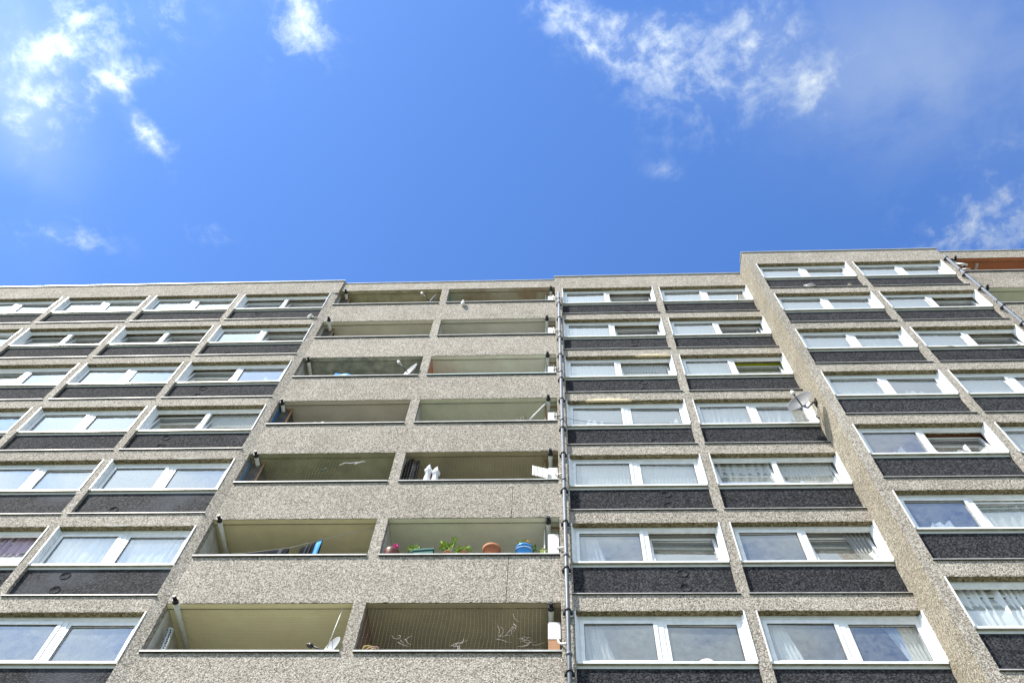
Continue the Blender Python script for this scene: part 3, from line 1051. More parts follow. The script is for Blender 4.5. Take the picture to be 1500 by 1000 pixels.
# ------------------------------------------------------------------ curtains
ROWW = ['lowest', 'sixth from top', 'fifth from top', 'fourth from top', 'third from top', 'second from top', 'topmost']
COLW = {('L', 4): 'in column just left of balconies', ('L', 3): 'two columns left of balconies', ('L', 2): 'three columns left of balconies',
        ('L', 1): 'four columns left of balconies', ('M', 0): 'in column right of middle drainpipe', ('M', 1): 'two columns right of middle drainpipe',
        ('R', 0): 'in first column of projecting bay', ('R', 1): 'in second column of projecting bay'}
CG = 'curtains hung inside the flat windows'


def curtain(bk, ci, i, pane, style='pleat', m='curtain'):
    B = BLOCKS[bk]
    x0, x1 = B['cols'][ci]
    F = B['F']
    w = (x1 - x0) / 2 - 0.15
    xa = x0 + 0.10 if pane == 0 else (x0 + x1) / 2 + 0.05
    xb = xa + w
    z0 = WS + H * i + 0.06
    z1 = WS + H * i + 1.24
    y = F + 0.285
    r = random.Random(hash((bk, ci, i, pane)) & 0xffff if False else (ord(bk) * 977 + ci * 131 + i * 17 + pane * 7))
    b = MB()
    ph = r.uniform(0, 6)
    if style == 'pleat':
        nf = r.uniform(9, 13)
        lean = r.uniform(-0.05, 0.05)
        b.grid(lambda u, v: (xa + (xb - xa) * (u + lean * (1 - v) * 0.4), y + (0.022 + 0.02 * math.sin(5.3 * u + ph)) * math.sin(nf * 2 * PI * (u + 0.035 * math.sin(9 * u + ph) + 0.02 * math.sin(17 * u)) + 0.9 * math.sin(3 * u + 2 * v)) + 0.014 * math.sin(41 * u + ph), z0 + (z1 - z0) * v), 90, 4, MAT[m])
        adj = 'pleated'
    elif style == 'swag':
        hh = r.uniform(0.55, 0.75)
        def fn(u, v):
            top = z0 + hh * (0.42 + 0.30 * math.cos(4.1 * u + ph) + 0.16 * math.sin(11 * u + 2 * ph) + 0.08 * math.sin(27 * u + ph))
            yy = y + 0.05 * math.sin(8 * 2 * PI * u + ph + 2.2 * v) + 0.03 * math.sin(31 * u + 5 * v)
            return (xa + (xb - xa) * u, yy, z0 + (top - z0) * v)
        b.grid(fn, 80, 8, MAT[m])
        adj = 'gathered'
    elif style in ('drapeL', 'drapeR'):
        wd = r.uniform(0.42, 0.5)
        def fn(u, v):
            spread = wd * (0.6 + 0.4 * (1 - v)) if style == 'drapeL' else wd * (0.55 + 0.45 * v)
            xx = xa + spread * u * (xb - xa) if style == 'drapeL' else xb - spread * u * (xb - xa)
            return (xx, y + 0.03 * math.sin(6 * 2 * PI * u + ph), z0 + (z1 - z0) * v)
        b.grid(fn, 50, 6, MAT[m])
        adj = 'drawn-back'
    elif style == 'blind':
        zz = z1 - r.uniform(0.15, 0.3)
        b.grid(lambda u, v: (xa + (xb - xa) * u, y - 0.08 + 0.004 * math.sin(30 * v), zz + (z1 - zz) * v), 4, 12, MAT[m])
        adj = 'half-raised'
    else:
        b.grid(lambda u, v: (xa + (xb - xa) * u, y + 0.010 * math.sin(17 * 2 * PI * u + ph), z0 + (z1 - z0) * v), 80, 2, MAT[m])
        adj = 'sheer'
    colour = {'curtain': 'white', 'sheer': 'pale net', 'pinkcurtain': 'lilac', 'greycurtain': 'grey'}[m]
    o = b.build('blind' if style == 'blind' else 'curtain', origin=((xa + xb) / 2, y, z0))
    kind = 'blind' if style == 'blind' else 'curtain'
    tag(o, f"{adj} {colour} {kind}, {'left' if pane == 0 else 'right'} pane, {ROWW[i]} window {COLW[bk, ci]}", kind, CG)


for a in [('L', 4, 1, 0, 'pleat'), ('L', 4, 1, 1, 'pleat'), ('L', 4, 4, 1, 'swag'), ('L', 3, 6, 0, 'swag'), ('L', 3, 6, 1, 'swag'),
          ('L', 2, 4, 0, 'swag'), ('L', 3, 1, 1, 'pleat', 'pinkcurtain'), ('L', 4, 3, 1, 'net', 'sheer'),
          ('L', 4, 6, 0, 'net', 'sheer'), ('L', 2, 6, 0, 'net', 'sheer'),
          ('M', 0, 0, 0, 'drapeL', 'sheer'), ('M', 1, 0, 0, 'drapeL'), ('M', 1, 0, 1, 'drapeR'), ('M', 1, 1, 1, 'drapeR', 'greycurtain'),
          ('M', 0, 1, 0, 'drapeL', 'sheer'), ('M', 0, 2, 0, 'net', 'sheer'), ('M', 0, 2, 1, 'net', 'sheer'), ('M', 1, 2, 0, 'pleat', 'sheer'), ('M', 1, 2, 1, 'net', 'sheer'),
          ('M', 0, 3, 0, 'swag'), ('M', 0, 3, 1, 'swag'), ('M', 1, 3, 0, 'pleat', 'sheer'), ('M', 1, 3, 1, 'pleat', 'sheer'),
          ('M', 0, 4, 0, 'net', 'sheer'), ('M', 0, 4, 1, 'net', 'sheer'), ('M', 1, 4, 0, 'net', 'sheer'), ('M', 1, 5, 1, 'swag', 'sheer'), ('M', 1, 6, 0, 'net', 'sheer'), ('M', 1, 6, 1, 'net', 'sheer'),
          ('M', 0, 5, 0, 'net', 'sheer'), ('M', 1, 5, 0, 'net', 'sheer'), ('M', 0, 6, 0, 'net', 'sheer'), ('R', 0, 4, 0, 'net', 'sheer'), ('R', 0, 4, 1, 'pleat', 'sheer'), ('R', 1, 4, 0, 'net', 'sheer'), ('R', 1, 5, 0, 'net', 'sheer'), ('R', 0, 5, 0, 'net', 'sheer'),
          ('R', 0, 0, 0, 'pleat'), ('R', 0, 0, 1, 'pleat'), ('R', 0, 1, 0, 'swag'), ('R', 0, 1, 1, 'pleat', 'sheer'), ('R', 0, 2, 0, 'swag', 'sheer'), ('R', 0, 2, 1, 'swag'),
          ('R', 0, 3, 0, 'net', 'sheer'), ('R', 0, 3, 1, 'swag', 'sheer'), ('R', 1, 3, 0, 'net', 'sheer'), ('R', 0, 6, 0, 'net', 'sheer'), ('R', 0, 6, 1, 'net', 'sheer'),
          ('R', 1, 6, 0, 'net', 'sheer'), ('R', 1, 6, 1, 'net', 'sheer'), ('R', 0, 5, 1, 'net', 'sheer'), ('R', 1, 2, 0, 'pleat', 'sheer')]:
    curtain(*a)

# glass bowl standing on the sill of the lowest window by the pipe
b = MB()
b.lathe([(0.05, 0.0), (0.055, 0.015), (0.10, 0.05), (0.14, 0.11), (0.15, 0.16), (0.142, 0.16), (0.13, 0.11), (0.09, 0.055), (0.0, 0.03)], (0, 0, 0), MAT['white'], 24)
o = b.build('bowl')
o.location = (2.56, 0.2, WS + 0.035)
tag(o, 'white bowl on the inside sill of the lowest window beside the middle drainpipe', 'bowl')

# ------------------------------------------------------------------ white cabinets and pipe frames at the right ends of the balconies
BROW = ['lowest', 'sixth from top', 'fifth from top', 'fourth from top', 'third from top', 'second from top', 'top']
CTOP = [0.918, 0.894, 0.771, 0.755, 0.775, 0.869, 0.845]
for i in range(NF):
    z = BS + H * i
    r = empty('boiler_cabinet', (-0.09, 0.3, z - 0.6))
    tag(r, f'white boiler cabinet at the right end of the right balcony, {BROW[i]} row', 'cabinet', 'white boiler cabinets on the right balconies')
    b = MB()
    zt = CTOP[i] + 0.6
    zb = 0.0 if i else 0.6 + 0.47
    b.box(-0.115, 0.115, -0.15, 0.2, zb, zt - 0.04, MAT['white'])
    b.box(-0.10, 0.10, -0.137, 0.187, zt - 0.04, zt, MAT['white'])
    b.build('casing', r)
    if i == 0:
        c = MB()
        c.box(-0.11, 0.10, -0.14, 0.19, 0.0, zb - 0.002, MAT['card'])
        c.build('cardboard_carton', r)
    w = MB()
    cx = 0.09
    w.tube([(0.07, -0.16, 1.02), (0.07, -0.34, 1.00), (0.07, -0.36, 0.82), (0.085, -0.37, 0.74), (0.13, -0.40, 0.68), (0.20, -0.44, 0.65), (0.25, -0.47, 0.62)],
           0.020, MAT['white'] if i in (0, 1) else MAT['cable'] if i in (3, 4) else MAT['offwhite'], 8)
    w.build('overflow_pipe', r)
    if i in (1, 2, 3, 4, 5, 6):
        fr = MB()
        m_ = MAT['rust'] if i in (2, 3) else MAT['offwhite']
        t = 0.014
        xa, xb, y = -0.28, 0.025, 0.29
        fr.box(xa - t, xa + t, y - t, y + t, z - 1.1, z + 1.30, m_)
        fr.box(xb - t, xb + t, y - t, y + t, z - 1.1, z + 1.30, MAT['rust'])
        fr.box(xa + t, xb - t, y - t, y + t, z + 1.26, z + 1.29, MAT['rust'])
        fr.box(xa - t, xa + t, y + t, y + 0.7, z + 1.26, z + 1.29, m_)
        fr.build('pipe_frame', tower)
for i in (2, 3, 5, 6):
    z = BS + H * i
    b = MB()
    b.box(-7.53, -7.24, 0.27, 0.8, z - 1.1, z + 1.27, MAT['brownbox'])
    b.box(-7.535, -7.20, 0.255, 0.275, z + 1.235, z + 1.285, MAT['rust'])
    b.box(-7.24, -7.205, 0.262, 0.30, z - 1.1, z + 1.24, MAT['rust'])
    b.box(-7.47, -7.33, 0.258, 0.268, z + 0.1, z + 0.78, MAT['greycloth'])
    b.build('pipe_casing', tower)
# perforated pipe leaning in the corner of the lowest left balcony
b = MB()
b.tube([(-7.24, 0.30, BS - 0.5), (-7.40, 0.34, BS + 0.92)], 0.066, MAT['offwhite'], 14)
for k in range(9):
    t = 0.6 + 0.042 * k
    for sx in (-0.03, 0.03):
        px = -7.24 - 0.16 * t + sx + 0.008 * (k % 2)
        b.box(px - 0.009, px + 0.009, 0.30 + 0.04 * t - 0.07, 0.30 + 0.04 * t - 0.03, BS - 0.5 + 1.42 * t, BS - 0.47 + 1.42 * t, MAT['black'])
o = b.build('perforated_pipe', origin=(-7.24, 0.3, BS - 0.5))
tag(o, 'off-white perforated pipe leaning in the left corner of the lowest left balcony', 'pipe')


# ------------------------------------------------------------------ plants and pots, second balcony row from the bottom
def leaves(b, c, rad, n, size, m, seed, up=0.6):
    r = random.Random(seed)
    for _ in range(n):
        d = Vector((r.gauss(0, 1), r.gauss(0, 1), r.gauss(0, 1)))
        d.normalize()
        p = Vector(c) + Vector((d.x * rad[0], d.y * rad[1], d.z * rad[2])) * (r.random() ** 0.5)
        t = Vector((r.gauss(0, 1), r.gauss(0, 1), up + r.gauss(0, 0.5))).normalized()
        s = t.orthogonal().normalized()
        s.rotate(Matrix.Rotation(r.uniform(0, 6.28), 3, t))
        L = size * r.uniform(0.7, 1.3)
        nrm = t.cross(s) * L * 0.12
        b.face([p, p + t * L * 0.5 + s * L * 0.3 + nrm, p + t * L, p + t * L * 0.5 - s * L * 0.3 + nrm], m)


def stems(b, c, tips, m, r=0.006):
    for t in tips:
        mid = (Vector(c) + Vector(t)) / 2 + Vector((0.02, 0, 0.02))
        b.tube([c, mid, t], r, m, 5)


z1 = BS + H
o = empty('flower_bowl', (-3.45, 0.13, z1))
tag(o, 'round brown clay bowl with one pink flower, leftmost on the balcony of pots', 'plant pot')
b = MB()
b.lathe([(0.0, 0.0), (0.09, 0.0), (0.14, 0.12), (0.155, 0.22), (0.158, 0.26), (0.14, 0.26), (0.13, 0.22), (0.0, 0.22)], (0, 0, 0), MAT['darkred'], 24)
b.build('bowl', o)
b = MB()
stems(b, (0.02, 0, 0.2), [(0.07, -0.03, 0.40), (-0.03, 0.02, 0.31)], MAT['leaf_dark'], 0.004)
leaves(b, (0.0, 0, 0.27), (0.08, 0.06, 0.04), 24, 0.05, MAT['leaf_dark'], 2)
b.build('foliage', o)
b = MB()
leaves(b, (0.07, -0.03, 0.40), (0.04, 0.03, 0.03), 30, 0.06, MAT['pink'], 3, 0.3)
b.build('flower', o)

o = empty('green_trough', (-2.76, 0.12, z1))
tag(o, 'dark green plastic trough tilted on the sill between leafy plants', 'planter')
b = MB()
for a in range(1):
    b.box(-0.20, 0.20, -0.09, 0.09, 0.0, 0.22, MAT['teal'])
    b.box(-0.22, 0.22, -0.11, -0.09, 0.19, 0.235, MAT['teal'])
    b.box(-0.22, 0.22, 0.09, 0.11, 0.19, 0.235, MAT['teal'])
    b.box(-0.22, -0.20, -0.09, 0.09, 0.19, 0.235, MAT['teal'])
    b.box(0.20, 0.22, -0.09, 0.09, 0.19, 0.235, MAT['teal'])
b.build('trough', o)
o.rotation_euler = (0, -0.10, 0)


def potted(name, label, x, h, rad, potc, n, seed, leafm, size=0.07, pot_r=0.09, pot_h=0.12):
    o = empty(name, (x, 0.12, z1))
    tag(o, label, 'plant')
    b = MB()
    b.lathe([(0.0, 0.0), (pot_r * 0.75, 0.0), (pot_r, pot_h), (pot_r * 1.08, pot_h), (pot_r * 1.08, pot_h * 1.1), (pot_r * 0.9, pot_h * 1.1), (pot_r * 0.85, pot_h * 0.9), (0, pot_h * 0.9)], (0, 0, 0.05), potc, 20)
    b.build('pot', o)
    b = MB()
    r = random.Random(seed)
    tips = [(r.uniform(-rad, rad), r.uniform(-rad, rad) * 0.6, 0.12 + h * r.uniform(0.55, 1.0)) for _ in range(7)]
    stems(b, (0, 0, 0.02), tips, leafm, 0.005)
    for k, t in enumerate(tips):
        leaves(b, t, (rad * 0.35, rad * 0.35, h * 0.16), n // 7, size, leafm, seed * 10 + k)
    b.build('foliage', o)
    return o


potted('potted_plant', 'bright green leafy seedling standing left of the green trough', -2.98, 0.30, 0.12, MAT['teal'], 60, 11, MAT['leaf'])
potted('potted_plant', 'tallest bright yellow-green bushy plant right of the green trough', -2.28, 0.42, 0.15, MAT['terracotta'], 170, 12, MAT['leaf'])
potted('potted_plant', 'low yellow-green plant beside the tall bushy one on the sill', -1.94, 0.18, 0.14, MAT['terracotta'], 110, 13, MAT['leaf'])
potted('potted_plant', 'tiny green seedling right of the blue bucket', -0.31, 0.15, 0.06, MAT['terracotta'], 24, 14, MAT['leaf'], 0.06, 0.05, 0.08)
o = empty('terracotta_pot', (-1.37, 0.14, z1))
tag(o, 'empty terracotta pot with thick rim between the low plant and blue bucket', 'plant pot')
b = MB()
b.lathe([(0.0, 0.0), (0.12, 0.0), (0.15, 0.09), (0.158, 0.092), (0.158, 0.105), (0.15, 0.107), (0.155, 0.13), (0.185, 0.132), (0.195, 0.20), (0.17, 0.20), (0.15, 0.13), (0.0, 0.12)], (0, 0, 0.12), MAT['terracotta'], 28)
b.build('pot', o)
o.rotation_euler = (0.08, 0, 0)
o = empty('blue_bucket', (-0.70, 0.14, z1 + 0.15))
tag(o, 'bright blue plastic bucket planted with orange flowers on the balcony sill', 'bucket')
b = MB()
b.lathe([(0.0, -0.15), (0.115, -0.15), (0.165, 0.155), (0.178, 0.155), (0.18, 0.195), (0.165, 0.195), (0.155, 0.14), (0.0, 0.13)], (0, 0, 0), MAT['blue'], 28)
b.build('bucket_body', o)
b = MB()
b.tube([(0.17 * math.cos(a), -0.17 * math.sin(a) - 0.01, 0.17 - 0.10 * math.sin(a)) for a in [PI * k / 12 for k in range(13)]], 0.006, MAT['whitecloth'], 6)
b.build('handle', o)
b = MB()
stems(b, (0, 0, 0.14), [(-0.08, 0, 0.32), (0.02, 0, 0.36), (0.14, 0.02, 0.28), (0.2, 0, 0.22)], MAT['leaf_dark'], 0.005)
leaves(b, (-0.02, 0, 0.32), (0.13, 0.08, 0.07), 80, 0.07, MAT['leaf'], 21)
leaves(b, (0.18, 0, 0.22), (0.06, 0.05, 0.08), 34, 0.08, MAT['leaf_dark'], 22)
b.build('foliage', o)
b = MB()
leaves(b, (0.04, -0.05, 0.37), (0.07, 0.04, 0.04), 26, 0.05, MAT['orange_petal'], 23)
b.build('flower', o)


# ------------------------------------------------------------------ washing
def cloth(name, label, pts_top, drop, m, cat='clothing', thick=0.03, folds=5, seed=1, stripes=None, group=None, bot_scale=1.0):
    """garment folded over a line between two points, hanging drop metres"""
    a, c = Vector(pts_top[0]), Vector(pts_top[1])
    r = random.Random(seed)
    ph = r.uniform(0, 6)
    b = MB()
    def fn(u, v):
        t = u
        p = a.lerp(c, t)
        s = (abs(v - 0.5) * 2)
        yy = thick * (1 if v > 0.5 else -1) * min(1, s * 6) + 0.025 * math.sin(folds * 2 * PI * t + ph) * s
        cx = (a.x + c.x) / 2
        xx = cx + (p.x - cx) * (1 + (bot_scale - 1) * s)
        dr = drop * (1 + 0.06 * math.sin(7 * t + ph)) * (1 if v > 0.5 else 0.92)
        return (xx, p.y + yy, p.z - dr * s)
    b.grid(fn, 28, 16, m)
    o = b.build(name, origin=((a.x + c.x) / 2, a.y, a.z - drop))
    tag(o, label, cat, group)
    if stripes:
        for (u0, u1, sm) in stripes:
            q = MB()
            q.grid(lambda u, v: Vector(fn(u0 + (u1 - u0) * u, 0.5 - 0.5 * v)) + Vector((0, -0.006, 0)) - o.location, 4, 10, sm)
            k = q.build('stripe', o)
    return o


cloth('hanging_trousers', 'long dark garment lying along the washing line above the left balcony sill', ((-6.64, 0.25, z1 + 0.40), (-5.70, 0.25, z1 + 0.575)), 0.8, MAT['darkcloth'], seed=2,
      stripes=[(0.78, 0.86, MAT['greycloth'])])
cloth('hanging_jacket', 'dark jacket with a bright blue edge hanging beside the long garment', ((-5.47, 0.25, z1 + 0.585), (-5.05, 0.25, z1 + 0.86)), 0.95, MAT['darkcloth'], seed=3,
      stripes=[(0.74, 0.99, MAT['bluecloth']), (0.30, 0.36, MAT['greycloth']), (0.5, 0.54, MAT['greycloth'])])
b = MB()
b.tube([(-7.5, 0.25, z1 + 0.36), (-6.64, 0.25, z1 + 0.41), (-5.70, 0.25, z1 + 0.585), (-5.05, 0.25, z1 + 0.87), (-4.08, 0.25, z1 + 1.25), (-3.95, 0.25, z1 + 1.28)], 0.006, MAT['wire'], 6)
tag(b.build('washing_line'), 'thin line slanting across the left balcony above the drying jacket', 'washing line')

z2 = BS + 2 * H
for k, (x, w_, tp, m) in enumerate([(-3.60, 0.13, 1.18, 'darkcloth'), (-3.53, 0.11, 1.30, 'darkcloth'), (-3.45, 0.09, 1.15, 'greycloth'), (-3.38, 0.10, 1.20, 'darkcloth')]):
    cloth('hanging_garment', ['dark garment hanging closest to the pier on the netted balcony', 'second dark garment from the pier on the netted balcony',
                              'slate grey garment hanging among the dark ones near the pier', 'dark garment nearest the white cloths on the netted balcony'][k],
          ((x - w_ / 2, 0.2, z2 + tp - 0.02), (x + w_ / 2, 0.2, z2 + tp)), 1.3, MAT[m], seed=30 + k, thick=0.05, folds=2, group='dark garments drying near the pier', bot_scale=1.15)
for k, (x, tp) in enumerate([(-3.07, 1.02), (-2.88, 0.93)]):
    b = MB()
    b.lathe([(0.008, 0.0), (0.055, -0.14), (0.10, -0.30), (0.09, -0.36), (0.065, -0.38), (0.075, -0.6), (0.08, -1.0)], (x, 0.2, z2 + tp), MAT['whitecloth'], 14)
    for q, v in enumerate(b.v):
        b.v[q] = (v[0] + 0.012 * math.sin(v[2] * 19 + k), v[1] + 0.015 * math.sin(v[0] * 60), v[2])
    o = b.build('white_cloth', origin=(x, 0.2, z2 + tp - 1.0))
    tag(o, ['taller pointed white cloth pegged on the line beside the dark garments', 'shorter pointed white cloth pegged right of the taller one'][k], 'laundry', 'white cloths on the washing line')
cloth('red_cloth', 'small brown-red cloth between the two pointed white cloths', ((-3.01, 0.24, z2 + 0.76), (-2.93, 0.24, z2 + 0.90)), 0.5, MAT['redcloth'], 'laundry', 0.02, 1, 41)
b = MB()
b.tube([(-3.66, 0.2, z2 + 1.2), (-3.38, 0.2, z2 + 1.0), (-2.9, 0.2, z2 + 0.6), (-2.586, 0.2, z2 + 0.28), (-2.1, 0.2, z2 - 0.15)], 0.007, MAT['cable'], 6)
tag(b.build('washing_line'), 'dark washing line sloping down from the pier on the netted right balcony', 'washing line')
b = MB()
b.ball((0, 0, 0.0), (0.055, 0.05, 0.05), MAT['whitecloth'])
o = b.build('white_ball'); o.location = (-2.572, 0.1, z2 + 0.045)
tag(o, 'small white ball resting on the sill right of the white cloths', 'ball')
o = empty('louvre_flap', (-0.2, 0.06, z2 + 0.3))
tag(o, 'white slatted flap sticking out left of the boiler cabinet on the netted balcony', 'flap')
b = MB()
for k in range(6):
    xa = -0.37 + k * 0.061
    t0 = -0.42 * (xa) 
    dz = lambda x: 0.30 + (-x) * 0.42
    b.face([(xa, 0.02 + 0.004 * (k % 2), dz(xa) - 0.40 + 0.0), (xa + 0.05, 0.012, dz(xa + 0.05) - 0.42), (xa + 0.05, 0.012, dz(xa + 0.05) - 0.02), (xa, 0.02 + 0.004 * (k % 2), dz(xa))], MAT['white'])
b.box(-0.375, -0.36, 0.02, 0.035, 0.05, 0.46, MAT['white'])
b.build('slats', o)

# ------------------------------------------------------------------ nets over four balconies
def safety_net(xa, xb, z, label, step=0.07, r=0.0010, seed=0):
    b = MB()
    ra = random.Random(seed)
    ph = [ra.uniform(0, 6) for _ in range(4)]
    def warp(x, zz):
        u = (x - xa) / (xb - xa); v = (zz - z) / BOPH
        e = math.sin(PI * min(1, max(0, u))) * math.sin(PI * min(1, max(0, v)))
        return (x + e * 0.05 * math.sin(3 * u * PI + ph[0] + 2 * v), 0.06 + 0.05 * e * (1 + math.sin(4 * u * PI + ph[1])), zz + e * 0.05 * math.sin(5 * u * PI + ph[2]))
    n = int((xb - xa) / step)
    for k in range(1, n):
        x = xa + (xb - xa) * k / n
        b.tube([warp(x, z + BOPH * q / 8) for q in range(9)], r, MAT['net'], 3, caps=False)
    m_ = int(BOPH / step)
    for k in range(1, m_):
        zz = z + BOPH * k / m_
        b.tube([warp(xa + (xb - xa) * q / 24, zz) for q in range(25)], r, MAT['net'], 3, caps=False)
    o = b.build('safety_net', origin=((xa + xb) / 2, 0.06, z))
    tag(o, label, 'net', 'bird nets over the balcony openings')


safety_net(BR[0] + 0.01, -0.27, BS, 'brown bird net over the lowest right balcony with twigs caught in it', seed=1)
safety_net(BL[0] + 0.01, BL[1] - 0.01, BS + 2 * H, 'bird net over the left balcony with the pale blue side wall', seed=2)
safety_net(BR[0] + 0.01, -0.32, BS + 2 * H, 'bird net in front of the dark and white washing', seed=3)
safety_net(BR[0] + 0.01, -0.32, BS + 3 * H, 'bird net over the sage grey right balcony with the white pole', seed=4)

# twigs and string caught in the nets
def twig(name, label, c, spread, n, m, seed, r=0.006, L=0.16, cat='twig', group=None):
    b = MB(); ra = random.Random(seed)
    for _ in range(n):
        p = Vector(c) + Vector((ra.uniform(-1, 1) * spread[0], 0, ra.uniform(-1, 1) * spread[1]))
        pts = [p]
        d = Vector((ra.gauss(0, 1), ra.uniform(-.2, .2), ra.gauss(0, 1))).normalized()
        for k in range(4):
            d = (d + Vector((ra.gauss(0, .45), 0, ra.gauss(0, .45)))).normalized()
            pts.append(pts[-1] + d * L * ra.uniform(0.2, 0.5))
        b.tube(pts, [r, r * .9, r * .8, r * .6, r * .4], m, 5)
    o = b.build(name, origin=c)
    tag(o, label, cat, group)


twig('twig_tangle', 'pale twigs caught low in the brown net, left half of the opening', (-2.82, 0.05, BS + 0.32), (0.16, 0.08), 6, MAT['twig_pale'], 5, 0.0032, 0.15)
twig('twig_tangle', 'small clump of pale fibres at the middle of the brown net', (-1.78, 0.05, BS + 0.2), (0.08, 0.09), 9, MAT['twig_pale'], 6, 0.004, 0.12)
twig('twig_tangle', 'thin upright twig high in the right of the brown net', (-0.79, 0.05, BS + 0.78), (0.06, 0.16), 4, MAT['twig_pale'], 7, 0.0034, 0.18)
twig('twig_tangle', 'long bent pale twig left of the big tangle in the brown net', (-1.03, 0.05, BS + 0.42), (0.14, 0.06), 4, MAT['twig_pale'], 8, 0.0034, 0.2)
twig('twig_tangle', 'largest straw-coloured twig tangle at the right end of the brown net', (-0.60, 0.05, BS + 0.30), (0.13, 0.12), 9, MAT['twig'], 9, 0.0042, 0.16)
b = MB()
for k, (rr, m) in enumerate([(0.085, 'hose'), (0.10, 'hose'), (0.15, 'hose2'), (0.12, 'hose2')]):
    b.tube([(rr * math.cos(a) * (1.25 if k > 1 else 1), 0.01 * k + 0.02 * math.sin(2 * a + k), 0.16 - 0.05 * (k > 1) + rr * 0.8 * math.sin(a + 0.5 * k)) for a in [2 * PI * q / 22 for q in range(22)]], 0.011, MAT[m], 6, closed=True)
o = b.build('hose_coil'); o.location = (-3.45, 0.09, BS)
tag(o, 'coil of yellow and pink hose in the left corner behind the brown net', 'hose')
b = MB()
b.tube([(-5.22, 0.05, z2 + 0.80), (-5.10, 0.05, z2 + 0.90), (-4.95, 0.05, z2 + 0.88), (-4.80, 0.05, z2 + 0.93), (-4.86, 0.05, z2 + 0.84), (-4.70, 0.05, z2 + 0.95), (-4.62, 0.05, z2 + 0.94)], 0.010, MAT['whitecloth'], 6)
tag(b.build('white_string'), 'loose white string caught high in the net of the blue-walled left balcony', 'string')
b = MB()
b.tube([(-5.62, 0.05, z2 + 0.55), (-5.5, 0.05, z2 + 0.68), (-5.44, 0.05, z2 + 0.70)], 0.010, MAT['teal'], 6)
tag(b.build('green_string'), 'short green string left of the white one in the net', 'string')

# ------------------------------------------------------------------ odds and ends on the other balconies
z3, z4, z5, z6 = BS + 3 * H, BS + 4 * H, BS + 5 * H, BS + 6 * H
b = MB()
b.tube([(-0.235, 0.12, z3 + 1.22), (-0.72, 0.02, z3 + 0.03)], 0.022, MAT['white'], 10)
o = b.build('white_pole', origin=(-0.72, 0.02, z3 + 0.03))
tag(o, 'white pole slanting from the balcony sill up to the black flue cap', 'pole')
o = empty('dry_plant', (-0.86, 0.03, z3))
tag(o, 'wispy dried plant trailing over the sill beside the white pole', 'plant')
b = MB()
stems(b, (0, 0, 0), [(-0.06, 0, 0.26), (0.02, 0.0, 0.32), (0.1, 0, 0.2), (-0.16, -0.05, 0.06), (0.12, -0.07, 0.02)], MAT['twig'], 0.005)
b.build('stems', o)
b = MB()
leaves(b, (-0.02, 0, 0.12), (0.17, 0.06, 0.13), 70, 0.06, MAT['leaf_dry'], 31)
b.build('foliage', o)
# white plastic bag on a sill
b = MB()
b.grid(lambda u, v: (-6.47 + 0.40 * u, -0.03 + 0.16 * v + 0.02 * math.sin(9 * u), z3 + 0.004 + 0.03 + 0.19 * u * math.sin(PI * v) * (0.7 + 0.3 * math.sin(8 * u)) + 0.012 * math.sin(14 * u + 5 * v)), 16, 8, MAT['whitecloth'])
o = b.build('white_bag', origin=(-6.27, 0.05, z3))
tag(o, 'crumpled white plastic bag lying on the sill of a left balcony', 'bag')
for k, (x, c, lb) in enumerate([(-4.33, 'terracotta', 'small terracotta saucer on the sill right of the white bag'), (-4.04, 'terracotta', 'small terracotta saucer nearest the pier on the sill with the bag')]):
    b = MB()
    b.lathe([(0, 0), (0.05, 0), (0.07, 0.035), (0.062, 0.035), (0.045, 0.01), (0, 0.01)], (0, 0, 0), MAT[c], 16)
    o = b.build('saucer'); o.location = (x, 0.05, z3 + 0.001)
    tag(o, lb, 'saucer', 'small saucers on the sill')
# blue tarpaulin
b = MB()
b.grid(lambda u, v: (-6.48 + 0.56 * u, 0.25 - 0.12 * (v - 0.5) + 0.02 * math.sin(7 * u), z4 + 0.78 - 0.20 * u ** 1.5 - 0.55 * abs(v - 0.4) + 0.02 * math.sin(11 * u)), 14, 12, MAT['tarp'])
o = b.build('blue_tarpaulin', origin=(-6.2, 0.25, z4))
tag(o, 'bright blue tarpaulin heaped above the sill of the peeling grey balcony', 'tarpaulin')


def small_dish(loc, face, label, rad, m, lnb, lnbm):
    o = empty('satellite_dish', loc)
    tag(o, label, 'satellite dish')
    f = Vector(face).normalized()
    b = MB()
    pr = [(rad * t, 0.32 * rad * t * t) for t in (0, 0.25, 0.5, 0.75, 0.92, 1.0)]
    pr += [(rad * 1.02, 0.33 * rad), (rad * 1.0, 0.31 * rad), (rad * 0.6, 0.09 * rad), (0, -0.02)]
    b.lathe(pr, (0, 0, 0), m, 32, f)
    b.build('reflector', o)
    L = Vector(lnb)
    root = Vector((0, 0, 0)) - Vector((0, 0, 1)) * rad * 0.8 + f * 0.1
    b = MB()
    b.tube([Vector((0, 0, 0)) - f * 0.03, root * 0.8, L], 0.016, MAT['black'], 8)
    b.build('arm', o)
    b = MB()
    d = (L - root).normalized()
    b.tube([L - d * 0.02, L + d * 0.05], 0.045, lnbm, 12)
    b.tube([L + d * 0.05, L + d * 0.08], 0.03, lnbm, 12)
    b.build('receiver', o)
    b = MB()
    b.tube([(0, 0, 0) - f * 0.02, (0, 0, 0) - f * 0.12 - Vector((0, 0, 0.1))], 0.03, MAT['greybird'], 10) if False else b.tube([Vector((0, 0, 0)) - f * 0.02, Vector((0, 0, 0)) - f * 0.14, Vector((0, 0, -0.55)) - f * 0.14], 0.02, MAT['greybird'], 8)
    b.build('bracket', o)
    return o


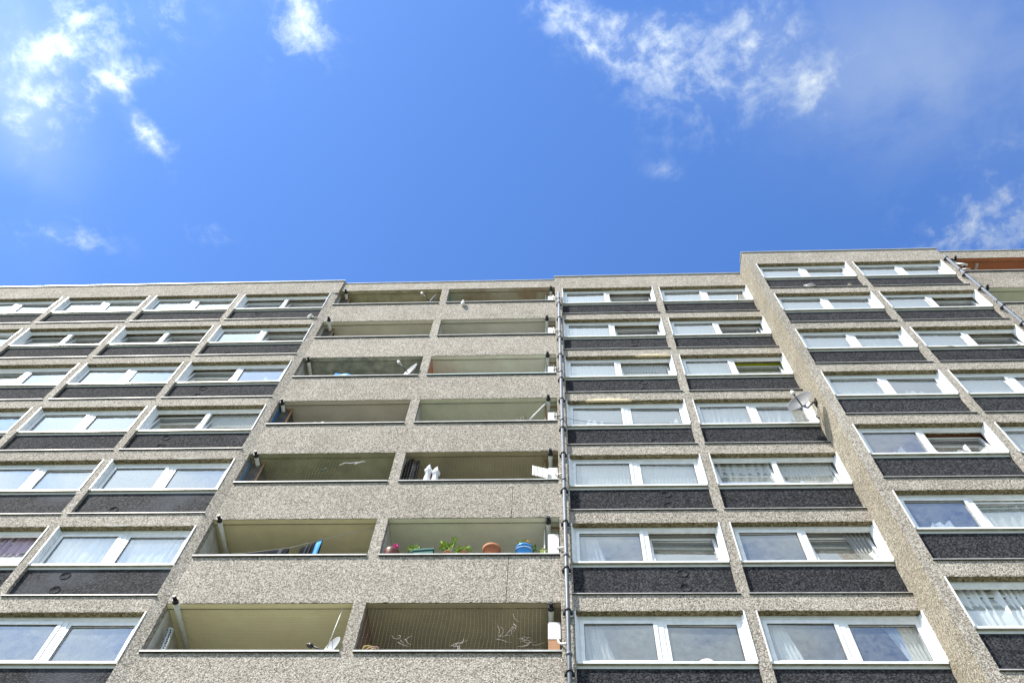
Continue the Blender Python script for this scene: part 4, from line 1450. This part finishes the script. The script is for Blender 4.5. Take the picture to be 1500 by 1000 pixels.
small_dish((-4.17, 0.14, z4 + 0.44), (-0.60, -0.75, 0.08), 'pale satellite dish with black arm on the peeling grey balcony', 0.29, MAT['lightdish'], (-0.36, -0.26, 0.16), MAT['white'])
small_dish((-4.17, 0.14, z6 + 0.46), (-0.72, -0.66, 0.12), 'satellite dish with white receiver on the top left balcony', 0.28, MAT['greybird'], (-0.36, -0.24, 0.16), MAT['white'])
o = small_dish((-4.08, 0.14, BS + 0.20), (-0.60, -0.75, 0.10), 'grey satellite dish low behind the sill of the lowest left balcony', 0.22, MAT['lightdish'], (-0.38, -0.14, -0.06), MAT['black'])
b = MB()
b.tube([(-4.117, 0.1, BS + 1.24), (-4.20, 0.12, BS + 0.20)], 0.010, MAT['offwhite'], 6)
tag(b.build('cord'), 'pale cord running from the ceiling down to the dish on the lowest left balcony', 'cord')

# large mesh dish beside the window on the return wall
o = empty('satellite_dish', (6.60, -0.40, BS + 8.20))
tag(o, 'large grey mesh satellite dish bolted to the return wall of the projecting bay', 'satellite dish')
o.location = (0, 0, 0)
ctr = Vector((6.16, -0.50, 21.80))
f = Vector((-0.60, -0.75, 0.10)).normalized()
b = MB()
rad = 0.335
pr = [(rad * t, 0.34 * rad * t * t) for t in (0, 0.2, 0.4, 0.6, 0.8, 0.94, 1.0)] + [(rad * 1.03, 0.36 * rad), (rad * 1.0, 0.33 * rad), (rad * 0.6, 0.10 * rad), (0, -0.015)]
b.lathe(pr, ctr, MAT['dish'], 40, f)
b.build('reflector', o)
side = f.orthogonal().normalized()
dn = (Vector((0, 0, -1)) + f * f.z).normalized()
rim = ctr + dn * rad * 1.0 + f * rad * 0.34
lnb = ctr + f * 0.36 + Vector((-0.02, 0, 0.0))
b = MB()
b.tube([ctr - f * 0.02 + dn * 0.1, rim + dn * 0.02, lnb], 0.017, MAT['black'], 8)
b.build('arm', o)
b = MB()
d = (lnb - rim).normalized()
b.tube([lnb - d * 0.03, lnb + d * 0.045], 0.05, MAT['white'], 14)
b.tube([lnb + d * 0.045, lnb + d * 0.09], 0.036, MAT['white'], 14)
b.build('receiver', o)
b = MB()
hub = ctr - f * 0.05
b.tube([hub, ctr - f * 0.14 + Vector((0.05, 0, 0)), (6.50, -0.40, 22.06), (6.59, -0.37, 22.12)], 0.022, MAT['black'], 8)
b.box(6.565, 6.597, -0.45, -0.29, 22.02, 22.20, MAT['black'])
b.build('bracket', o)
pts = [(6.58, -0.30, 22.05), (6.57, -0.22, 21.86), (6.55, -0.16, 21.75), (6.35, -0.10, 21.70), (6.05, -0.08, 21.69), (5.8, -0.09, 21.72)]
b = MB()
b.tube(pts, 0.010, MAT['wire'], 6)
b.tube([(6.58, -0.14, 21.69), (6.53, -0.16, 21.78), (6.58, -0.18, 21.84)], 0.02, MAT['black'], 6)
b.build('cable', o)

b = MB()
b.tube([(0.20, -0.14, 21.92), (0.50, -0.13, 21.78), (0.96, -0.12, 21.66), (1.55, -0.105, 21.62), (2.6, -0.10, 21.61), (3.4, -0.10, 21.62)], 0.006, MAT['cable'], 5)
tag(b.build('cable'), 'thin dark cable sagging from the drainpipe along a window sill', 'cable')
b = MB()
b.tube([(10.4, -0.88, 24.34), (11.05, -0.90, 24.03), (11.82, -0.90, 23.94), (12.45, -0.90, 24.18), (13.10, -0.92, 24.62), (13.3, -0.9, 24.9)], 0.008, MAT['wire'], 5)
tag(b.build('cable'), 'pale cable sagging below a window of the projecting bay towards its drainpipe', 'cable')

# green shoots on the second balcony row from the top
for x, lb in ((-3.50, 'small green plant in the left corner of a right-hand balcony near the top'), (-0.29, 'small green plant beside the boiler cabinet on a balcony near the top')):
    o = empty('small_plant', (x, 0.12, z5))
    tag(o, lb, 'plant')
    b = MB(); leaves(b, (0, 0, 0.08), (0.07, 0.05, 0.08), 40, 0.06, MAT['leaf'], int(abs(x) * 100)); b.build('foliage', o)
    b = MB(); b.tube([(0, 0, -0.05), (0, 0, 0.06)], 0.05, MAT['terracotta'], 10); b.build('pot', o)

# fittings at the far right balcony
b = MB()
b.tube([(13.36, FB2 - 0.05, z6 + 0.62), (13.5, FB2 - 0.12, z6 + 0.40), (13.60, FB2 - 0.14, z6 + 0.26)], 0.035, MAT['white'], 8)
b.tube([(13.60, FB2 + 0.1, z6 + 0.52), (13.74, FB2 + 0.02, z6 + 0.30)], 0.02, MAT['white'], 8)
b.tube([(13.56, FB2 + 0.0, z6 + 0.50), (13.60, FB2 - 0.02, z6 + 0.42)], 0.035, MAT['black'], 8)
o = b.build('overflow_pipe', tower)
b = MB()
b.box(14.35, 14.45, FB2 + 0.2, FB2 + 1.2, z6 + BOPH + 0.004, z6 + BOPH + 0.034, MAT['cap'])
b.build('ceiling_strip', tower)


# ------------------------------------------------------------------ birds
def bird(loc, heading, label, body, wing, scale=1.0, pitch=0.0):
    o = empty('pigeon', loc)
    o.rotation_euler = (0, pitch, heading)
    tag(o, label, 'bird', 'pigeons perched on the ledges')
    s = scale
    b = MB()
    # one continuous surface from tail to beak root: rings along the back
    prof = [(-0.19, 0.055, 0.010, 0.006), (-0.15, 0.065, 0.026, 0.016), (-0.10, 0.085, 0.040, 0.035), (-0.04, 0.105, 0.058, 0.056), (0.03, 0.125, 0.062, 0.064),
            (0.08, 0.155, 0.050, 0.054), (0.105, 0.195, 0.032, 0.034), (0.118, 0.225, 0.029, 0.031), (0.135, 0.242, 0.026, 0.026), (0.155, 0.243, 0.014, 0.014), (0.162, 0.242, 0.003, 0.003)]
    def fn(u, v):
        t = v * (len(prof) - 1); k = min(int(t), len(prof) - 2); q = t - k
        p = [a + (c - a) * q for a, c in zip(prof[k], prof[k + 1])]
        a = 2 * PI * u
        return Vector((p[0], p[2] * math.cos(a), p[1] + p[3] * math.sin(a))) * s
    b.grid(fn, 14, 30, body)
    b.build('body', o)
    for sd_ in (-1, 1):
        b = MB()
        b.ball((-0.045 * s, sd_ * 0.058 * s, 0.115 * s), (0.125 * s, 0.014 * s, 0.046 * s), wing, 12, 8, Matrix.Rotation(-0.28, 3, 'Y'))
        b.build('wing', o)
        b = MB()
        b.tube([(0.0, sd_ * 0.025 * s, 0.06 * s), (0.005 * s, sd_ * 0.025 * s, 0.0)], 0.006 * s, MAT['beak'], 6)
        for dy in (-0.014, 0, 0.014):
            b.tube([(0.005 * s, sd_ * 0.025 * s, 0.004), (0.035 * s, sd_ * 0.025 * s + dy, 0.004)], 0.004 * s, MAT['beak'], 5)
        b.build('leg', o)
    b = MB()
    b.tube([(0.158 * s, 0, 0.241 * s), (0.188 * s, 0, 0.232 * s)], [0.009 * s, 0.002], MAT['beak'], 8)
    b.build('beak', o)
    b = MB()
    for sd_ in (-1, 1):
        b.ball((0.136 * s, sd_ * 0.024 * s, 0.25 * s), (0.005 * s,) * 3, MAT['black'], 8, 6)
    b.build('eyes', o)


o = empty('wall_fitting', (-3.06, 0.0, BS + 6 * H - 0.22))
tag(o, 'small white fitting fixed to the parapet just below the top right balcony sill', 'wall fitting')
b = MB()
b.box(-0.035, 0.035, -0.03, 0.0, -0.16, 0.04, MAT['offwhite'])
b.build('bracket', o)
b = MB()
b.lathe([(0.0, -0.20), (0.035, -0.19), (0.055, -0.12), (0.06, -0.02), (0.045, 0.04), (0.03, 0.06), (0.0, 0.065)], (0, -0.09, 0), MAT['gull'], 18)
b.build('body', o)
b = MB()
b.ball((0.005, -0.095, 0.115), (0.045, 0.045, 0.05), MAT['gull'])
b.tube([(0, -0.09, 0.06), (0.003, -0.093, 0.09)], 0.02, MAT['greybird'], 8)
b.build('head', o)
bird((-8.05, F0 - 0.01, WS + 6 * H - 0.968), 2.6, 'white pigeon on the ledge below the top window just left of the balconies', MAT['gull'], MAT['gull'], 0.9)
bird((8.12, FR - 0.01, WS + 6 * H - 0.968), 2.9, 'pale grey pigeon on the top ledge of the projecting bay, left of another', MAT['gull'], MAT['greybird'], 0.95)
bird((9.40, FR - 0.01, WS + 6 * H - 0.968), 0.6, 'smaller pinkish pigeon near the mullion on the top ledge of projecting bay', MAT['gull'], MAT['beak'], 0.7)
